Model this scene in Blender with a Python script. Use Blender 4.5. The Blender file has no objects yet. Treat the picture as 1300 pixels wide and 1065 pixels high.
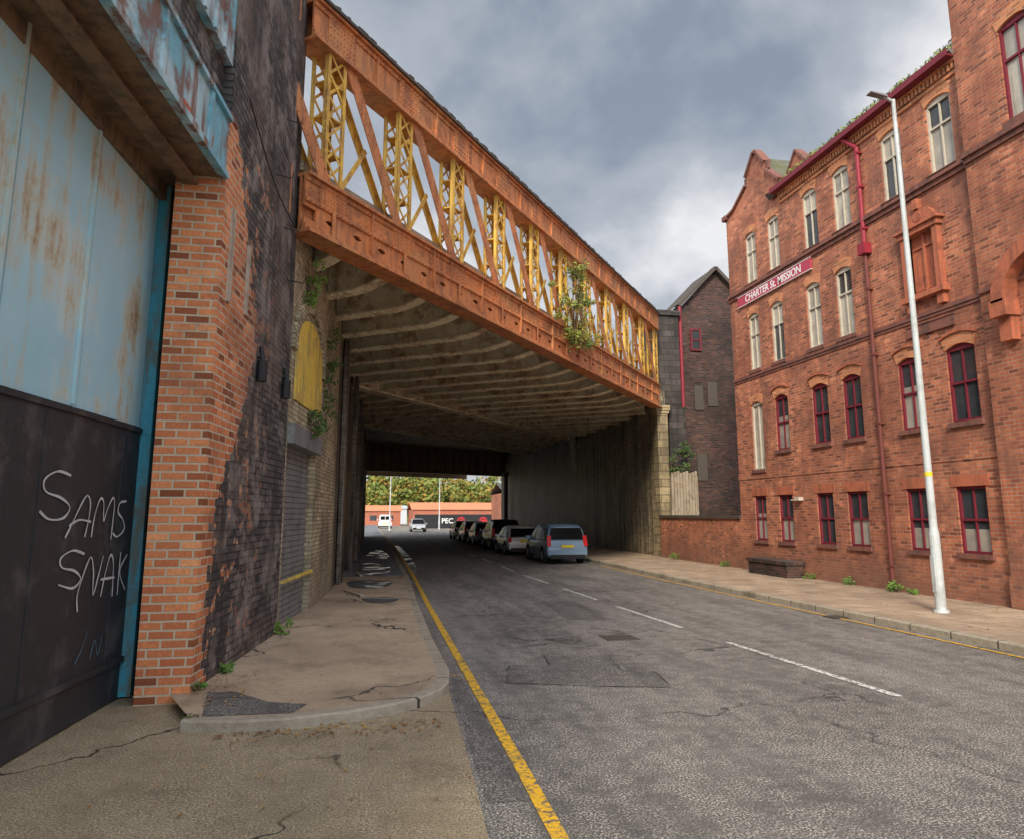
import bpy, bmesh, math, random
from mathutils import Vector, Matrix
random.seed(7)
S=bpy.context.scene
COL=S.collection
# ------------------------------------------------------------------ materials
class NT:
    def __init__(s,name):
        s.m=bpy.data.materials.new(name); s.m.use_nodes=True
        s.t=s.m.node_tree; s.b=s.t.nodes['Principled BSDF']
        s.b.inputs['Specular IOR Level'].default_value=0.25
        s._pos=None
    def n(s,typ,**k):
        x=s.t.nodes.new(typ)
        for a,v in k.items(): setattr(x,a,v)
        return x
    def l(s,a,b): s.t.links.new(a,b)
    def val(s,sock,v):
        if isinstance(v,bpy.types.NodeSocket): s.l(v,sock)
        else: sock.default_value=v
    def pos(s):
        if s._pos is None: s._pos=s.n('ShaderNodeNewGeometry').outputs['Position']
        return s._pos
    def scaled(s,vec,sc):
        x=s.n('ShaderNodeVectorMath',operation='MULTIPLY'); s.l(vec,x.inputs[0]); x.inputs[1].default_value=sc; return x.outputs[0]
    def noise(s,vec,scale,detail=4,rough=.55):
        x=s.n('ShaderNodeTexNoise'); s.l(vec,x.inputs['Vector']); x.inputs['Scale'].default_value=scale
        x.inputs['Detail'].default_value=min(detail,5); x.inputs['Roughness'].default_value=rough; return x.outputs['Fac']
    def ramp(s,f,a,b,va=0.0,vb=1.0):
        x=s.n('ShaderNodeMapRange'); s.l(f,x.inputs[0]); x.inputs[1].default_value=a; x.inputs[2].default_value=b
        x.inputs[3].default_value=va; x.inputs[4].default_value=vb; return x.outputs[0]
    def math(s,op,a,b=0.0):
        x=s.n('ShaderNodeMath',operation=op); s.val(x.inputs[0],a); s.val(x.inputs[1],b); return x.outputs[0]
    def mix(s,f,a,b,mode='MIX'):
        x=s.n('ShaderNodeMix',data_type='RGBA',blend_type=mode); s.val(x.inputs[0],f)
        for k,v in ((6,a),(7,b)):
            if isinstance(v,tuple): v=(v+(1,))[:4]
            s.val(x.inputs[k],v)
        return x.outputs[2]
    def bump(s,h,strength=.4,dist=.01):
        x=s.n('ShaderNodeBump'); x.inputs['Strength'].default_value=strength; x.inputs['Distance'].default_value=dist
        s.l(h,x.inputs['Height']); s.l(x.outputs[0],s.b.inputs['Normal'])
    def out(s,col,rough=.8,metal=0.0):
        if isinstance(col,tuple): col=(col+(1,))[:4]
        s.val(s.b.inputs['Base Color'],col); s.val(s.b.inputs['Roughness'],rough); s.b.inputs['Metallic'].default_value=metal
        return s.m
def brick_vec(t):
    sp=t.n('ShaderNodeSeparateXYZ'); t.l(t.pos(),sp.inputs[0])
    a=t.math('ADD',sp.outputs[0],sp.outputs[1])
    c=t.n('ShaderNodeCombineXYZ'); t.l(a,c.inputs[0]); t.l(sp.outputs[2],c.inputs[1]); return c.outputs[0],sp
def cell(t,vec,bw,bh):
    sp=t.n('ShaderNodeSeparateXYZ'); t.l(vec,sp.inputs[0])
    row=t.math('FLOOR',t.math('DIVIDE',sp.outputs[1],bh)); par=t.math('MODULO',t.math('ABSOLUTE',row),2.0)
    u=t.math('ADD',t.math('DIVIDE',sp.outputs[0],bw),t.math('MULTIPLY',t.math('SUBTRACT',1.0,par),.5))
    c=t.n('ShaderNodeCombineXYZ'); t.l(t.math('FLOOR',u),c.inputs[0]); t.l(row,c.inputs[1])
    w=t.n('ShaderNodeTexWhiteNoise',noise_dimensions='2D'); t.l(c.outputs[0],w.inputs['Vector'])
    s2=t.n('ShaderNodeSeparateColor'); t.l(w.outputs['Color'],s2.inputs[0])
    return s2.outputs[0],s2.outputs[1],s2.outputs[2]
def bricks(t,vec,c1,c2,cm,bw,bh,ms,odd=.6):
    b=t.n('ShaderNodeTexBrick'); t.l(vec,b.inputs['Vector']); b.inputs['Scale'].default_value=1
    b.inputs['Mortar Size'].default_value=ms; b.inputs['Brick Width'].default_value=bw; b.inputs['Row Height'].default_value=bh
    b.inputs['Mortar Smooth'].default_value=.25
    r,g,bl=cell(t,vec,bw,bh)
    col=t.mix(r,c1,c2); col=t.mix(t.ramp(g,.80,.90,0,odd),col,tuple(x*.4 for x in c2)); col=t.mix(t.ramp(g,.12,.02,0,odd*.8),col,tuple(min(1,x*1.45+.03) for x in c1))
    P=t.pos(); col=t.mix(1.0,col,t.mix(t.noise(P,24,3,.6),(.6,.6,.6),(1.35,1.35,1.35)),'MULTIPLY')
    col=t.mix(b.outputs['Fac'],col,cm)
    return col,b.outputs['Fac'],r
def brick_mat(name,c1,c2,cm,stain=(.03,.025,.02),amt=.5,bw=.25,bh=.085,ms=.011,streak=None,samt=.6,base_dark=None,rough=.85,bumps=.5,green=0,odd=.6,sthr=.42,pale=None,soot=None,vz=.45,vm=.45):
    t=NT(name); vec,sp=brick_vec(t); col,fac,r=bricks(t,vec,c1,c2,cm,bw,bh,ms,odd); P=t.pos()
    col=t.mix(t.ramp(t.noise(P,.55,5,.68),sthr,sthr+.26,0,amt),col,stain)
    if streak:
        n=t.math('ADD',t.math('MULTIPLY',t.noise(t.scaled(P,(4.5,4.5,vz)),1.0,5,.75),vm),t.math('MULTIPLY',t.noise(P,.7,5,.7),1-vm))
        col=t.mix(t.ramp(n,.46,.58,0,samt),col,streak)
    if pale:
        n=t.math('ADD',t.math('MULTIPLY',t.noise(t.scaled(P,(6.5,6.5,.3)),1.3,4,.7),.65),t.math('MULTIPLY',t.noise(P,1.1,4,.7),.35)); col=t.mix(t.ramp(n,.56,.64,0,.4),col,pale)
    if soot:
        n=t.noise(t.scaled(P,(1.2,1.2,.6)),1.0,5,.7); col=t.mix(t.ramp(n,.50,.64,0,.6),col,soot)
    if base_dark:
        z=sp.outputs[2]; zz=t.math('ADD',z,t.math('MULTIPLY',t.noise(P,1.5,3),1.2)); col=t.mix(t.ramp(zz,.6,2.0,.7,0),col,base_dark)
    if green:
        n=t.noise(P,1.3,5,.7); col=t.mix(t.ramp(n,.55,.7,0,green),col,(.08,.11,.03))
    t.bump(t.math('MULTIPLY',fac,-1.0),bumps,.014)
    return t.out(col,rough)
def weather(name,base,rust,amt=.5,scale=1.5,rough=.6,streak=True,extra=None,thr=.5,fine=.25,metal=0.0,spec=.3):
    t=NT(name); P=t.pos(); t.b.inputs['Specular IOR Level'].default_value=spec
    col=t.mix(t.noise(P,scale*6,4),tuple(x*(1-fine) for x in base),tuple(min(1,x*(1+fine)) for x in base))
    if extra: col=t.mix(t.ramp(t.noise(P,scale*.7,4),.45,.62,0,.8),col,extra)
    n=t.noise(P,scale,5,.68)
    if streak: n=t.math('MAXIMUM',n,t.noise(t.scaled(P,(3.,3.,.35)),scale*.9,5,.65))
    col=t.mix(t.ramp(n,thr,thr+.13,0,amt),col,rust)
    t.bump(t.noise(P,scale*25,2),.25,.01)
    return t.out(col,rough,metal)
def plain(name,c,rough=.6,metal=0,var=.15,scale=8,spec=.3):
    t=NT(name); t.b.inputs['Specular IOR Level'].default_value=spec
    col=t.mix(t.noise(t.pos(),scale,4),tuple(x*(1-var) for x in c),tuple(min(1,x*(1+var)) for x in c))
    return t.out(col,rough,metal)
def leafmat(name,a,b,c=None):
    t=NT(name); n=t.noise(t.pos(),3.0,2); col=t.mix(t.ramp(n,.35,.65),a,b)
    if c: col=t.mix(t.ramp(t.noise(t.pos(),.6,2),.5,.6),col,c)
    return t.out(col,.6)
M={}
M['brick']=brick_mat('red_brick',(.68,.225,.105),(.45,.13,.068),(.46,.32,.23),stain=(.19,.072,.048),amt=.7,streak=(.22,.08,.052),samt=.5,base_dark=(.22,.12,.085),soot=(.20,.095,.07),odd=.8)
M['brick_trim']=brick_mat('orange_brick',(.78,.30,.125),(.60,.20,.085),(.50,.34,.22),stain=(.30,.12,.07),amt=.5)
M['terracotta']=weather('terracotta',(.48,.15,.08),(.18,.075,.05),.6,2.0,.7)
M['stone_red']=weather('dark_red_stone',(.24,.10,.075),(.08,.055,.045),.6,2.0,.8)
M['darkbrick']=brick_mat('soot_brick',(.125,.055,.038),(.055,.036,.033),(.11,.09,.08),stain=(.022,.019,.019),amt=.8)
M['pylonstone']=brick_mat('soot_stone',(.12,.10,.09),(.075,.065,.06),(.04,.036,.034),stain=(.03,.028,.025),amt=.7,bw=.6,bh=.3,ms=.015,streak=(.03,.028,.025),samt=.6)
M['glazed']=brick_mat('pale_brick',(.68,.58,.38),(.52,.43,.28),(.20,.17,.12),stain=(.20,.16,.10),amt=.6,streak=(.11,.095,.06),samt=.6,base_dark=(.26,.22,.16),green=.3)
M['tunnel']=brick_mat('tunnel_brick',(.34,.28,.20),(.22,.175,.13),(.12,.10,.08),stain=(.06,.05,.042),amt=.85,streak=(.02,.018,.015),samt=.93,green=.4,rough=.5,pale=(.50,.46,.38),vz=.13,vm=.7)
M['tunnel_pale']=brick_mat('stained_abutment_brick',(.60,.47,.30),(.42,.33,.21),(.16,.12,.09),stain=(.10,.08,.055),amt=.75,streak=(.02,.018,.016),samt=.95,green=.15,rough=.5,pale=(.62,.56,.45),vz=.13,vm=.7)
M['quoin']=brick_mat('quoin_stone',(.52,.41,.24),(.37,.29,.17),(.12,.10,.07),bw=.9,bh=.36,ms=.02,stain=(.12,.09,.055),amt=.8,streak=(.10,.08,.05),samt=.6)
def leftwall():
    t=NT('workshop_brick'); vec,sp=brick_vec(t); P=t.pos()
    ca,fa,r=bricks(t,vec,(.78,.285,.115),(.53,.155,.065),(.60,.48,.34),.27,.095,.013,.85)
    cb,fb,r2=bricks(t,vec,(.135,.115,.105),(.068,.060,.058),(.03,.027,.027),.27,.095,.012,.7)
    ca=t.mix(t.ramp(t.noise(P,1.1,5,.7),.48,.66,0,.6),ca,(.26,.11,.06))
    cb=t.mix(t.ramp(t.noise(P,1.3,5,.75),.49,.60,0,.65),cb,(.32,.285,.255))
    cb=t.mix(t.ramp(t.noise(P,.45,4,.7),.50,.62,0,.5),cb,(.19,.13,.10))
    cb=t.mix(t.ramp(t.noise(t.scaled(P,(2,2,.25)),1,5,.7),.5,.62,0,.75),cb,(.04,.035,.035))
    z=sp.outputs[2]; y=sp.outputs[1]
    up=t.ramp(z,2.0,4.2,0,1.45); dn=t.ramp(z,4.6,6.8,1.45,0.0)
    lim=t.math('ADD',t.math('MINIMUM',up,dn),9.38)
    lim=t.math('ADD',lim,t.math('MULTIPLY',t.math('SUBTRACT',r,.5),.30))
    f=t.math('MAXIMUM',t.ramp(t.math('SUBTRACT',y,lim),-.015,.015),t.ramp(z,6.84,6.86))
    f=t.math('MULTIPLY',f,t.math('MAXIMUM',t.ramp(t.noise(P,3.5,4,.7),.36,.44),.0))
    fz=t.ramp(y,9.8,12.0); f=t.math('MAXIMUM',f,t.math('MAXIMUM',fz,t.ramp(z,6.84,6.86)))
    f=t.math('MINIMUM',f,1.0)
    col=t.mix(f,ca,cb)
    t.bump(t.math('ADD',t.math('MULTIPLY',fa,-1.0),t.math('MULTIPLY',t.noise(P,40,2),.6)),.8,.016)
    return t.out(col,.8)
M['workshop']=leftwall()
M['girder']=weather('bridge_orange_paint',(.60,.215,.078),(.25,.095,.05),.7,1.8,.6,thr=.49,extra=(.53,.245,.10),fine=.3)
M['ochre']=weather('bridge_ochre_paint',(.78,.48,.085),(.34,.16,.06),.75,2.6,.65,thr=.50,extra=(.62,.39,.10))
M['cap']=plain('chord_cap_dark',(.09,.075,.062),.8)
M['soffit']=weather('soffit_paint_shaded',(.42,.33,.23),(.17,.11,.07),.75,1.2,.7,thr=.48,extra=(.28,.22,.155),streak=False,fine=.25)  # darker than the ribs: shade of the recesses between them painted into the colour
M['rib']=weather('rib_paint',(.92,.78,.57),(.42,.25,.14),.85,2.2,.65,thr=.50,streak=False,fine=.25,extra=(.70,.56,.38))
M['fargirder']=weather('far_girder_paint',(.30,.21,.13),(.15,.10,.06),.7,1.4,.7)
M['blackpaint']=weather('gate_black_paint',(.03,.032,.036),(.10,.095,.09),.6,1.6,.5,thr=.5,streak=False)
def gateblue():
    t=NT('gate_blue_paint'); P=t.pos(); sp=t.n('ShaderNodeSeparateXYZ'); t.l(P,sp.inputs[0])
    col=t.mix(t.noise(P,1.3,4),(.30,.54,.64),(.46,.68,.74))
    col=t.mix(t.ramp(t.noise(P,.5,5,.7),.5,.62,0,.75),col,(.60,.70,.68))
    blot=t.noise(P,1.0,5,.75); st=t.noise(t.scaled(P,(3.5,3.5,.28)),1.0,5,.7)
    n=t.math('ADD',t.math('MULTIPLY',blot,.5),t.math('MULTIPLY',st,.5))
    n=t.math('ADD',n,t.ramp(sp.outputs[2],3.4,5.8,-.035,.02))
    col=t.mix(t.ramp(n,.46,.56,0,.65),col,(.56,.46,.28)); col=t.mix(t.ramp(n,.525,.61,0,.75),col,(.33,.19,.08)); col=t.mix(t.ramp(n,.58,.66,0,.85),col,(.15,.09,.05))
    t.bump(t.noise(P,3,3),.3,.03); return t.out(col,.5)
M['blue']=gateblue()
M['bluelintel']=weather('lintel_blue_paint',(.18,.44,.54),(.20,.09,.055),.95,1.8,.55,thr=.49,extra=(.52,.62,.64))
M['rustbeam']=weather('rusty_steel',(.23,.14,.08),(.08,.06,.045),.7,2.5,.75)
M['redrust']=weather('red_lead_rust',(.60,.12,.07),(.20,.09,.06),.7,6,.7)
M['teal']=weather('teal_post_paint',(.05,.31,.43),(.14,.13,.09),.85,2.5,.5,thr=.48)
M['whitepaint']=plain('spray_paint_pale',(.50,.50,.50),.8,var=.4,scale=10)
M['bluespray']=plain('spray_paint_blue',(.10,.25,.35),.7)
M['shutter']=weather('shutter_grey',(.22,.22,.215),(.09,.085,.08),.6,2.5,.5)
M['yellowpanel']=weather('yellow_board',(.78,.55,.09),(.32,.25,.12),.7,1.6,.7,thr=.48)
M['crimson']=plain('crimson_paint',(.19,.024,.038),.5,var=.3)
M['redpipe']=plain('red_pipe_paint',(.30,.028,.045),.5,var=.25)
M['creamframe']=plain('cream_frame',(.56,.50,.40),.7,var=.25)
M['pipe_dark']=plain('drainpipe_brown',(.18,.055,.045),.6)
M['slate']=brick_mat('mossy_slate',(.15,.14,.13),(.10,.10,.10),(.05,.05,.05),bw=.3,bh=.2,ms=.01,stain=(.16,.16,.06),amt=.6)
M['moss']=plain('moss',(.19,.21,.05),.9,var=.5,scale=12)
M['signred']=plain('sign_crimson',(.46,.06,.10),.5)
M['white']=plain('white_paint',(.80,.80,.78),.5,var=.06)
M['lamp']=weather('lamp_post_pale_paint',(.54,.58,.58),(.32,.32,.30),.6,1.5,.45,thr=.52,fine=.10)
M['lampdark']=plain('lantern_grey',(.20,.20,.21),.5)
M['timber']=weather('old_timber',(.45,.38,.30),(.24,.18,.13),.6,3,.85)
M['fence']=weather('fence_timber',(.40,.33,.24),(.20,.15,.10),.7,2,.85)
M['black']=plain('black_plastic',(.02,.02,.021),.5)
M['seal']=plain('bitumen_seal',(.055,.05,.05),.6,var=.3)
M['tyre']=plain('tyre_rubber',(.025,.025,.025),.8)
M['rim']=plain('alloy',(.45,.45,.46),.35,metal=.7)
M['plate']=plain('yellow_plate',(.80,.60,.05),.5,var=.03)
M['plategrey']=plain('white_plate',(.75,.75,.72),.5,var=.03)
def simple(name,c,r=.2,sp=.5):
    t=NT(name); t.b.inputs['Specular IOR Level'].default_value=sp; return t.out(c,r)
M['tail']=simple('tail_lamp_red',(.60,.015,.02)); M['head']=simple('headlamp',(.75,.75,.78))
def glassmat(name,c,r=.08,spec=.6):
    t=NT(name); t.b.inputs['Specular IOR Level'].default_value=spec
    n=t.noise(t.pos(),2.5,3); col=t.mix(n,tuple(x*.5 for x in c),tuple(x*1.6 for x in c))
    t.bump(t.noise(t.pos(),1.2,2),.15,.05)
    return t.out(col,r)
M['glass']=glassmat('window_glass',(.045,.05,.055)); M['carglass']=simple('car_glass',(.008,.009,.010),.15,.12)
M['blind']=glassmat('curtained_pane',(.34,.31,.26),.25,.4)
M['board']=weather('boarded_pane',(.50,.46,.38),(.24,.20,.16),.6,1.5,.55)
def paint(name,c):
    t=NT(name); t.b.inputs['Specular IOR Level'].default_value=.5; t.b.inputs['Coat Weight'].default_value=.4
    return t.out(c,.35,.1)
M['car_blue']=paint('car_steel_blue',(.20,.31,.42)); M['car_white']=paint('car_white',(.72,.71,.66)); M['car_black']=paint('car_black',(.02,.022,.027))
M['car_grey']=paint('car_grey',(.16,.17,.18)); M['car_navy']=paint('car_navy',(.03,.04,.07)); M['car_silver']=paint('car_silver',(.42,.43,.44))
def asphalt(name,dark,light,spk,amt,crack=.5,wet=False,brown=None,fs=56,thr=.52,pit=.6,bs=.5):
    t=NT(name); P=t.pos()
    big=t.noise(P,.5,5,.65); mid=t.noise(P,4.5,5,.75); fine=t.noise(P,fs,3,.75)
    col=t.mix(t.ramp(big,.35,.65),dark,light)
    col=t.mix(1.0,col,t.mix(t.noise(P,12,4,.7),(.68,.68,.68),(1.32,1.32,1.32)),'MULTIPLY')
    if brown: col=t.mix(t.ramp(t.noise(P,.9,5,.7),.5,.66,0,.6),col,brown)
    col=t.mix(t.ramp(fine,.47,.40,0,pit),col,tuple(x*.3 for x in dark))
    st=t.noise(t.scaled(P,(1.0,.12,1)),2.2,4,.6)
    f=t.math('MULTIPLY',t.ramp(fine,thr,thr+.06),t.ramp(t.math('ADD',t.math('MULTIPLY',mid,.6),t.math('MULTIPLY',st,.4)),.42,.56,.12,amt))
    col=t.mix(f,col,spk)
    v=t.n('ShaderNodeTexVoronoi',feature='DISTANCE_TO_EDGE'); v.inputs['Scale'].default_value=.33
    w=t.n('ShaderNodeVectorMath',operation='ADD'); t.l(P,w.inputs[0])
    nn=t.n('ShaderNodeTexNoise'); t.l(P,nn.inputs['Vector']); nn.inputs['Scale'].default_value=1.3; nn.inputs['Detail'].default_value=5
    sc=t.n('ShaderNodeVectorMath',operation='SCALE'); t.l(nn.outputs['Color'],sc.inputs[0]); sc.inputs['Scale'].default_value=1.4
    t.l(sc.outputs[0],w.inputs[1]); t.l(w.outputs[0],v.inputs['Vector'])
    cr=t.math('MULTIPLY',t.ramp(v.outputs['Distance'],.003,.010,1,0),t.ramp(t.noise(P,.35,2),.45,.55,0,crack))
    col=t.mix(cr,col,(.02,.018,.016))
    t.bump(fine,bs,.01)
    return t.out(col,t.ramp(big,.3,.7,.62,.9) if not wet else t.ramp(t.noise(P,1.3,3),.42,.58,.16,.7))
M['asphalt']=asphalt('asphalt',(.10,.090,.082),(.17,.154,.139),(.66,.59,.51),.95,.7)
M['patch']=asphalt('asphalt_patch',(.088,.080,.075),(.135,.122,.112),(.50,.45,.39),.75,.3)
M['yard']=asphalt('yard_surface',(.26,.20,.125),(.36,.28,.178),(.66,.54,.37),.8,.9,brown=(.16,.12,.08),pit=.6)
M['walk']=asphalt('footway_surface',(.37,.27,.185),(.52,.39,.265),(.62,.50,.36),.35,1,brown=(.17,.12,.085),pit=.3,bs=.3)
M['ground']=asphalt('ground_surface',(.22,.20,.16),(.28,.25,.2),(.4,.38,.3),.3,0)
M['wet']=asphalt('wet_footway',(.075,.07,.068),(.12,.115,.11),(.16,.15,.14),.2,.0,wet=True,pit=.2,bs=.05)
def slabs(name,a,b,s):
    t=NT(name); P=t.pos(); col,fac,r=bricks(t,P,a,b,(.14,.115,.09),.62,.62,.012,.3)
    col=t.mix(t.ramp(t.noise(P,1.0,5,.7),.4,.65,0,.6),col,s)
    return t.out(col,.8)
M['slabs']=slabs('paving_slabs',(.52,.39,.27),(.42,.31,.215),(.24,.175,.12))
M['blueslabs']=slabs('damp_grey_slabs',(.26,.27,.29),(.19,.20,.22),(.09,.085,.08))
def kerbm():
    t=NT('kerb_stone'); P=t.pos(); sp=t.n('ShaderNodeSeparateXYZ'); t.l(P,sp.inputs[0])
    fr=t.math('FRACT',t.math('MULTIPLY',sp.outputs[1],1.08)); j=t.ramp(t.math('ABSOLUTE',t.math('SUBTRACT',fr,.5)),.482,.49)
    col=t.mix(t.noise(P,9,5,.7),(.24,.20,.145),(.50,.43,.33)); col=t.mix(t.ramp(t.noise(P,1.1,4),.5,.65,0,.7),col,(.17,.14,.10))
    col=t.mix(j,col,(.06,.05,.045)); t.bump(t.noise(P,14,3),.8,.02); return t.out(col,.85)
M['kerb']=kerbm()
def marking(name,c,wear):
    t=NT(name); P=t.pos(); f=t.ramp(t.noise(P,18,5,.8),wear,wear+.1)
    f=t.math('MULTIPLY',f,t.ramp(t.noise(P,2.0,4),.3,.45,.4,1))
    col=t.mix(f,(.14,.12,.10),t.mix(t.noise(P,5,4),tuple(x*.8 for x in c),c)); return t.out(col,.75)
M['yline']=marking('yellow_line_paint',(.90,.50,.03),.41); M['wline']=marking('white_line_paint',(.78,.75,.70),.43)
M['leafgreen']=leafmat('weed_leaves',(.08,.17,.03),(.17,.28,.05)); M['buddleia']=leafmat('buddleia_leaves',(.12,.16,.03),(.26,.31,.06),(.36,.31,.06))
M['ivy']=leafmat('ivy_leaves',(.045,.085,.025),(.10,.15,.04)); M['wood']=leafmat('woodland_leaves',(.10,.15,.03),(.22,.24,.05),(.36,.22,.05))
M['litter']=leafmat('fallen_leaves',(.34,.15,.04),(.18,.09,.035),(.5,.28,.05)); M['twig']=plain('twig_bark',(.16,.12,.08),.9)
M['redlogo']=plain('logo_red',(.60,.03,.04),.5); M['hoard']=plain('hoarding_black',(.02,.02,.022),.6)
M['whroof']=weather('warehouse_roof',(.66,.25,.12),(.45,.2,.12),.5,.3,.8); M['whwall']=weather('warehouse_wall',(.42,.15,.09),(.3,.12,.08),.5,.4,.8)
M['greyroof']=plain('grey_cladding',(.5,.52,.54),.6)
# ------------------------------------------------------------------ mesh builder
class MB:
    def __init__(s): s.v=[];s.f=[];s.mi=[]
    def add(s,vs,fs,mi=0):
        n=len(s.v); s.v+=[tuple(v) for v in vs]; s.f+=[tuple(i+n for i in f) for f in fs]; s.mi+=[mi]*len(fs); return s
    def hexa(s,p,mi=0):
        return s.add(p,[(3,2,1,0),(4,5,6,7),(0,1,5,4),(1,2,6,5),(2,3,7,6),(3,0,4,7)],mi)
    def box(s,x0,x1,y0,y1,z0,z1,mi=0,fn=None):
        p=[(x0,y0,z0),(x1,y0,z0),(x1,y1,z0),(x0,y1,z0),(x0,y0,z1),(x1,y0,z1),(x1,y1,z1),(x0,y1,z1)]
        if fn: p=[fn(*q) for q in p]
        return s.hexa(p,mi)
    def beam(s,p,q,w,h,ref=(0,0,1),mi=0):
        p=Vector(p);q=Vector(q);d=(q-p).normalized();r=Vector(ref)
        a=d.cross(r)
        if a.length<1e-4: a=d.cross(Vector((1,0,0)))
        a.normalize(); b=a.cross(d).normalized(); a*=w/2;b*=h/2
        return s.hexa([p-a-b,p+a-b,p+a+b,p-a+b,q-a-b,q+a-b,q+a+b,q-a+b],mi)
    def cyl(s,p,q,r0,r1=None,n=10,mi=0):
        r1=r0 if r1 is None else r1
        p=Vector(p);q=Vector(q);d=(q-p).normalized();a=d.orthogonal().normalized();b=d.cross(a)
        vs=[]
        for c,r in ((p,r0),(q,r1)):
            for i in range(n):
                t=2*math.pi*i/n; vs.append(c+a*math.cos(t)*r+b*math.sin(t)*r)
        fs=[(i,(i+1)%n,n+(i+1)%n,n+i) for i in range(n)]+[tuple(range(n))[::-1],tuple(range(n,2*n))]
        return s.add(vs,fs,mi)
    def prism(s,poly,vec,mi=0):
        n=len(poly);vec=Vector(vec);vs=[Vector(p) for p in poly]+[Vector(p)+vec for p in poly]
        return s.add(vs,[tuple(range(n)),tuple(range(n,2*n))[::-1]]+[(i,n+i,n+(i+1)%n,(i+1)%n) for i in range(n)],mi)
    def quad(s,*p,mi=0): return s.add(p,[tuple(range(len(p)))],mi)
def empty(name,loc,label,cat,group=None):
    o=bpy.data.objects.new(name,None); o.location=loc; o.empty_display_size=.2; COL.objects.link(o)
    o["label"]=label;o["category"]=cat
    if group:o["group"]=group
    return o
def wpos(o):
    v=Vector((0,0,0))
    while o: v+=Vector(o.location); o=o.parent
    return v
def mk(name,mb,mat,parent=None,loc=None,label=None,cat=None,kind=None,group=None,smooth=False,local=False,origin=None):
    me=bpy.data.meshes.new(name)
    off=Vector((0,0,0))
    if not local:
        if origin is not None: off=Vector(origin)
        elif parent: off=wpos(parent)
    vs=[tuple(Vector(v)-off) for v in mb.v]
    me.from_pydata(vs,[],mb.f)
    mats=mat if isinstance(mat,(list,tuple)) else [mat]
    for m in mats: me.materials.append(M[m] if isinstance(m,str) else m)
    for p,i in zip(me.polygons,mb.mi):
        p.material_index=i; p.use_smooth=smooth
    bm=bmesh.new(); bm.from_mesh(me); bmesh.ops.recalc_face_normals(bm,faces=bm.faces); bm.to_mesh(me); bm.free()
    me.update()
    o=bpy.data.objects.new(name,me); COL.objects.link(o)
    if parent:
        o.parent=parent
        if origin is not None and not local: o.location=off-wpos(parent)
        elif loc is not None: o.location=loc
    else:
        if origin is not None: o.location=off
        elif loc is not None: o.location=loc
    if label:o["label"]=label
    if cat:o["category"]=cat
    if kind:o["kind"]=kind
    if group:o["group"]=group
    return o
def text(name,body,size,mat,parent,mtx,ext=.004,bold=0):
    cu=bpy.data.curves.new(name,'FONT'); cu.body=body; cu.size=size; cu.extrude=ext; cu.offset=bold; cu.align_x='CENTER'; cu.align_y='CENTER'
    t=bpy.data.objects.new('tmp',cu); COL.objects.link(t)
    dg=bpy.context.evaluated_depsgraph_get(); me=bpy.data.meshes.new_from_object(t.evaluated_get(dg)); COL.objects.unlink(t); bpy.data.objects.remove(t)
    off=wpos(parent); me.transform(Matrix.Translation(-off)@mtx); me.materials.clear(); me.materials.append(M[mat])
    o=bpy.data.objects.new(name,me); COL.objects.link(o); o.parent=parent; return o
def frame(loc,right,up):
    r=Vector(right).normalized();u=Vector(up).normalized();n=r.cross(u)
    return Matrix(((r.x,u.x,n.x,loc[0]),(r.y,u.y,n.y,loc[1]),(r.z,u.z,n.z,loc[2]),(0,0,0,1)))
# ------------------------------------------------------------------ ground
g=MB().quad((-900,-900,-.004),(900,-900,-.004),(900,900,-.004),(-900,900,-.004)); mk('ground',g,'ground',kind='structure')
LK=[(-.6,7.76),(-.1,7.9),(.36,8.12),(.68,8.38),(.90,8.70),(1.02,9.05),(1.10,9.75),(1.11,12.4),(1.21,17.1),(1.42,24.2),(1.6,40),(1.9,72),(2.2,140)]
RK=[(9.50,-12),(9.46,9.7),(9.38,15.8),(9.34,22.2),(9.62,34),(9.8,72),(10.6,100)]
r=MB()
def strip(mb,A,B,z):
    for i in range(len(A)-1): mb.quad((A[i][0],A[i][1],z),(B[i][0],B[i][1],z),(B[i+1][0],B[i+1][1],z),(A[i+1][0],A[i+1][1],z))
strip(r,[(-.2,-12),(0.9,6.2),(1.05,9.75),(1.05,12.4),(1.1,17.1),(1.3,24.2),(1.5,40),(1.8,72),(-8,100)],[(9.8,-12),(9.8,6.2),(9.8,9.75),(9.8,12.4),(9.8,17.1),(9.8,24.2),(9.8,40),(9.9,72),(26,100)],0)
mk('road',r,'asphalt',kind='structure')
y=MB(); y.quad((-3.2,-12,0),(-.2,-12,0),(.9,6.2,0),(1.05,9.75,0),(1.05,10,0),(-3.2,10,0)); mk('yard_ground',y,'yard',kind='structure')
def kerb(mb,pts,w,z=.12,side=1):
    n=len(pts); nor=[]
    for i in range(n):
        a=Vector(pts[max(0,i-1)]);b=Vector(pts[min(n-1,i+1)]);d=(b-a).normalized(); nor.append(Vector((-d.y,d.x))*side)
    for i in range(n-1):
        p=Vector(pts[i]);q=Vector(pts[i+1]);pi=p+nor[i]*w;qi=q+nor[i+1]*w
        c=.02; pc=p+nor[i]*c;qc=q+nor[i+1]*c
        mb.quad((p.x,p.y,-.02),(q.x,q.y,-.02),(q.x,q.y,z-c),(p.x,p.y,z-c))
        mb.quad((p.x,p.y,z-c),(q.x,q.y,z-c),(qc.x,qc.y,z),(pc.x,pc.y,z))
        mb.quad((pc.x,pc.y,z),(qc.x,qc.y,z),(qi.x,qi.y,z),(pi.x,pi.y,z))
    return [(p[0]+nr.x*w,p[1]+nr.y*w) for p,nr in zip(pts,nor)]
k=MB(); LKs=[(-1.62,7.86),(-1.1,7.74)]+LK
inner=kerb(k,LKs,.15,.11,1); mk('kerb_of_workshop_footway',k,'kerb',kind='structure')
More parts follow.
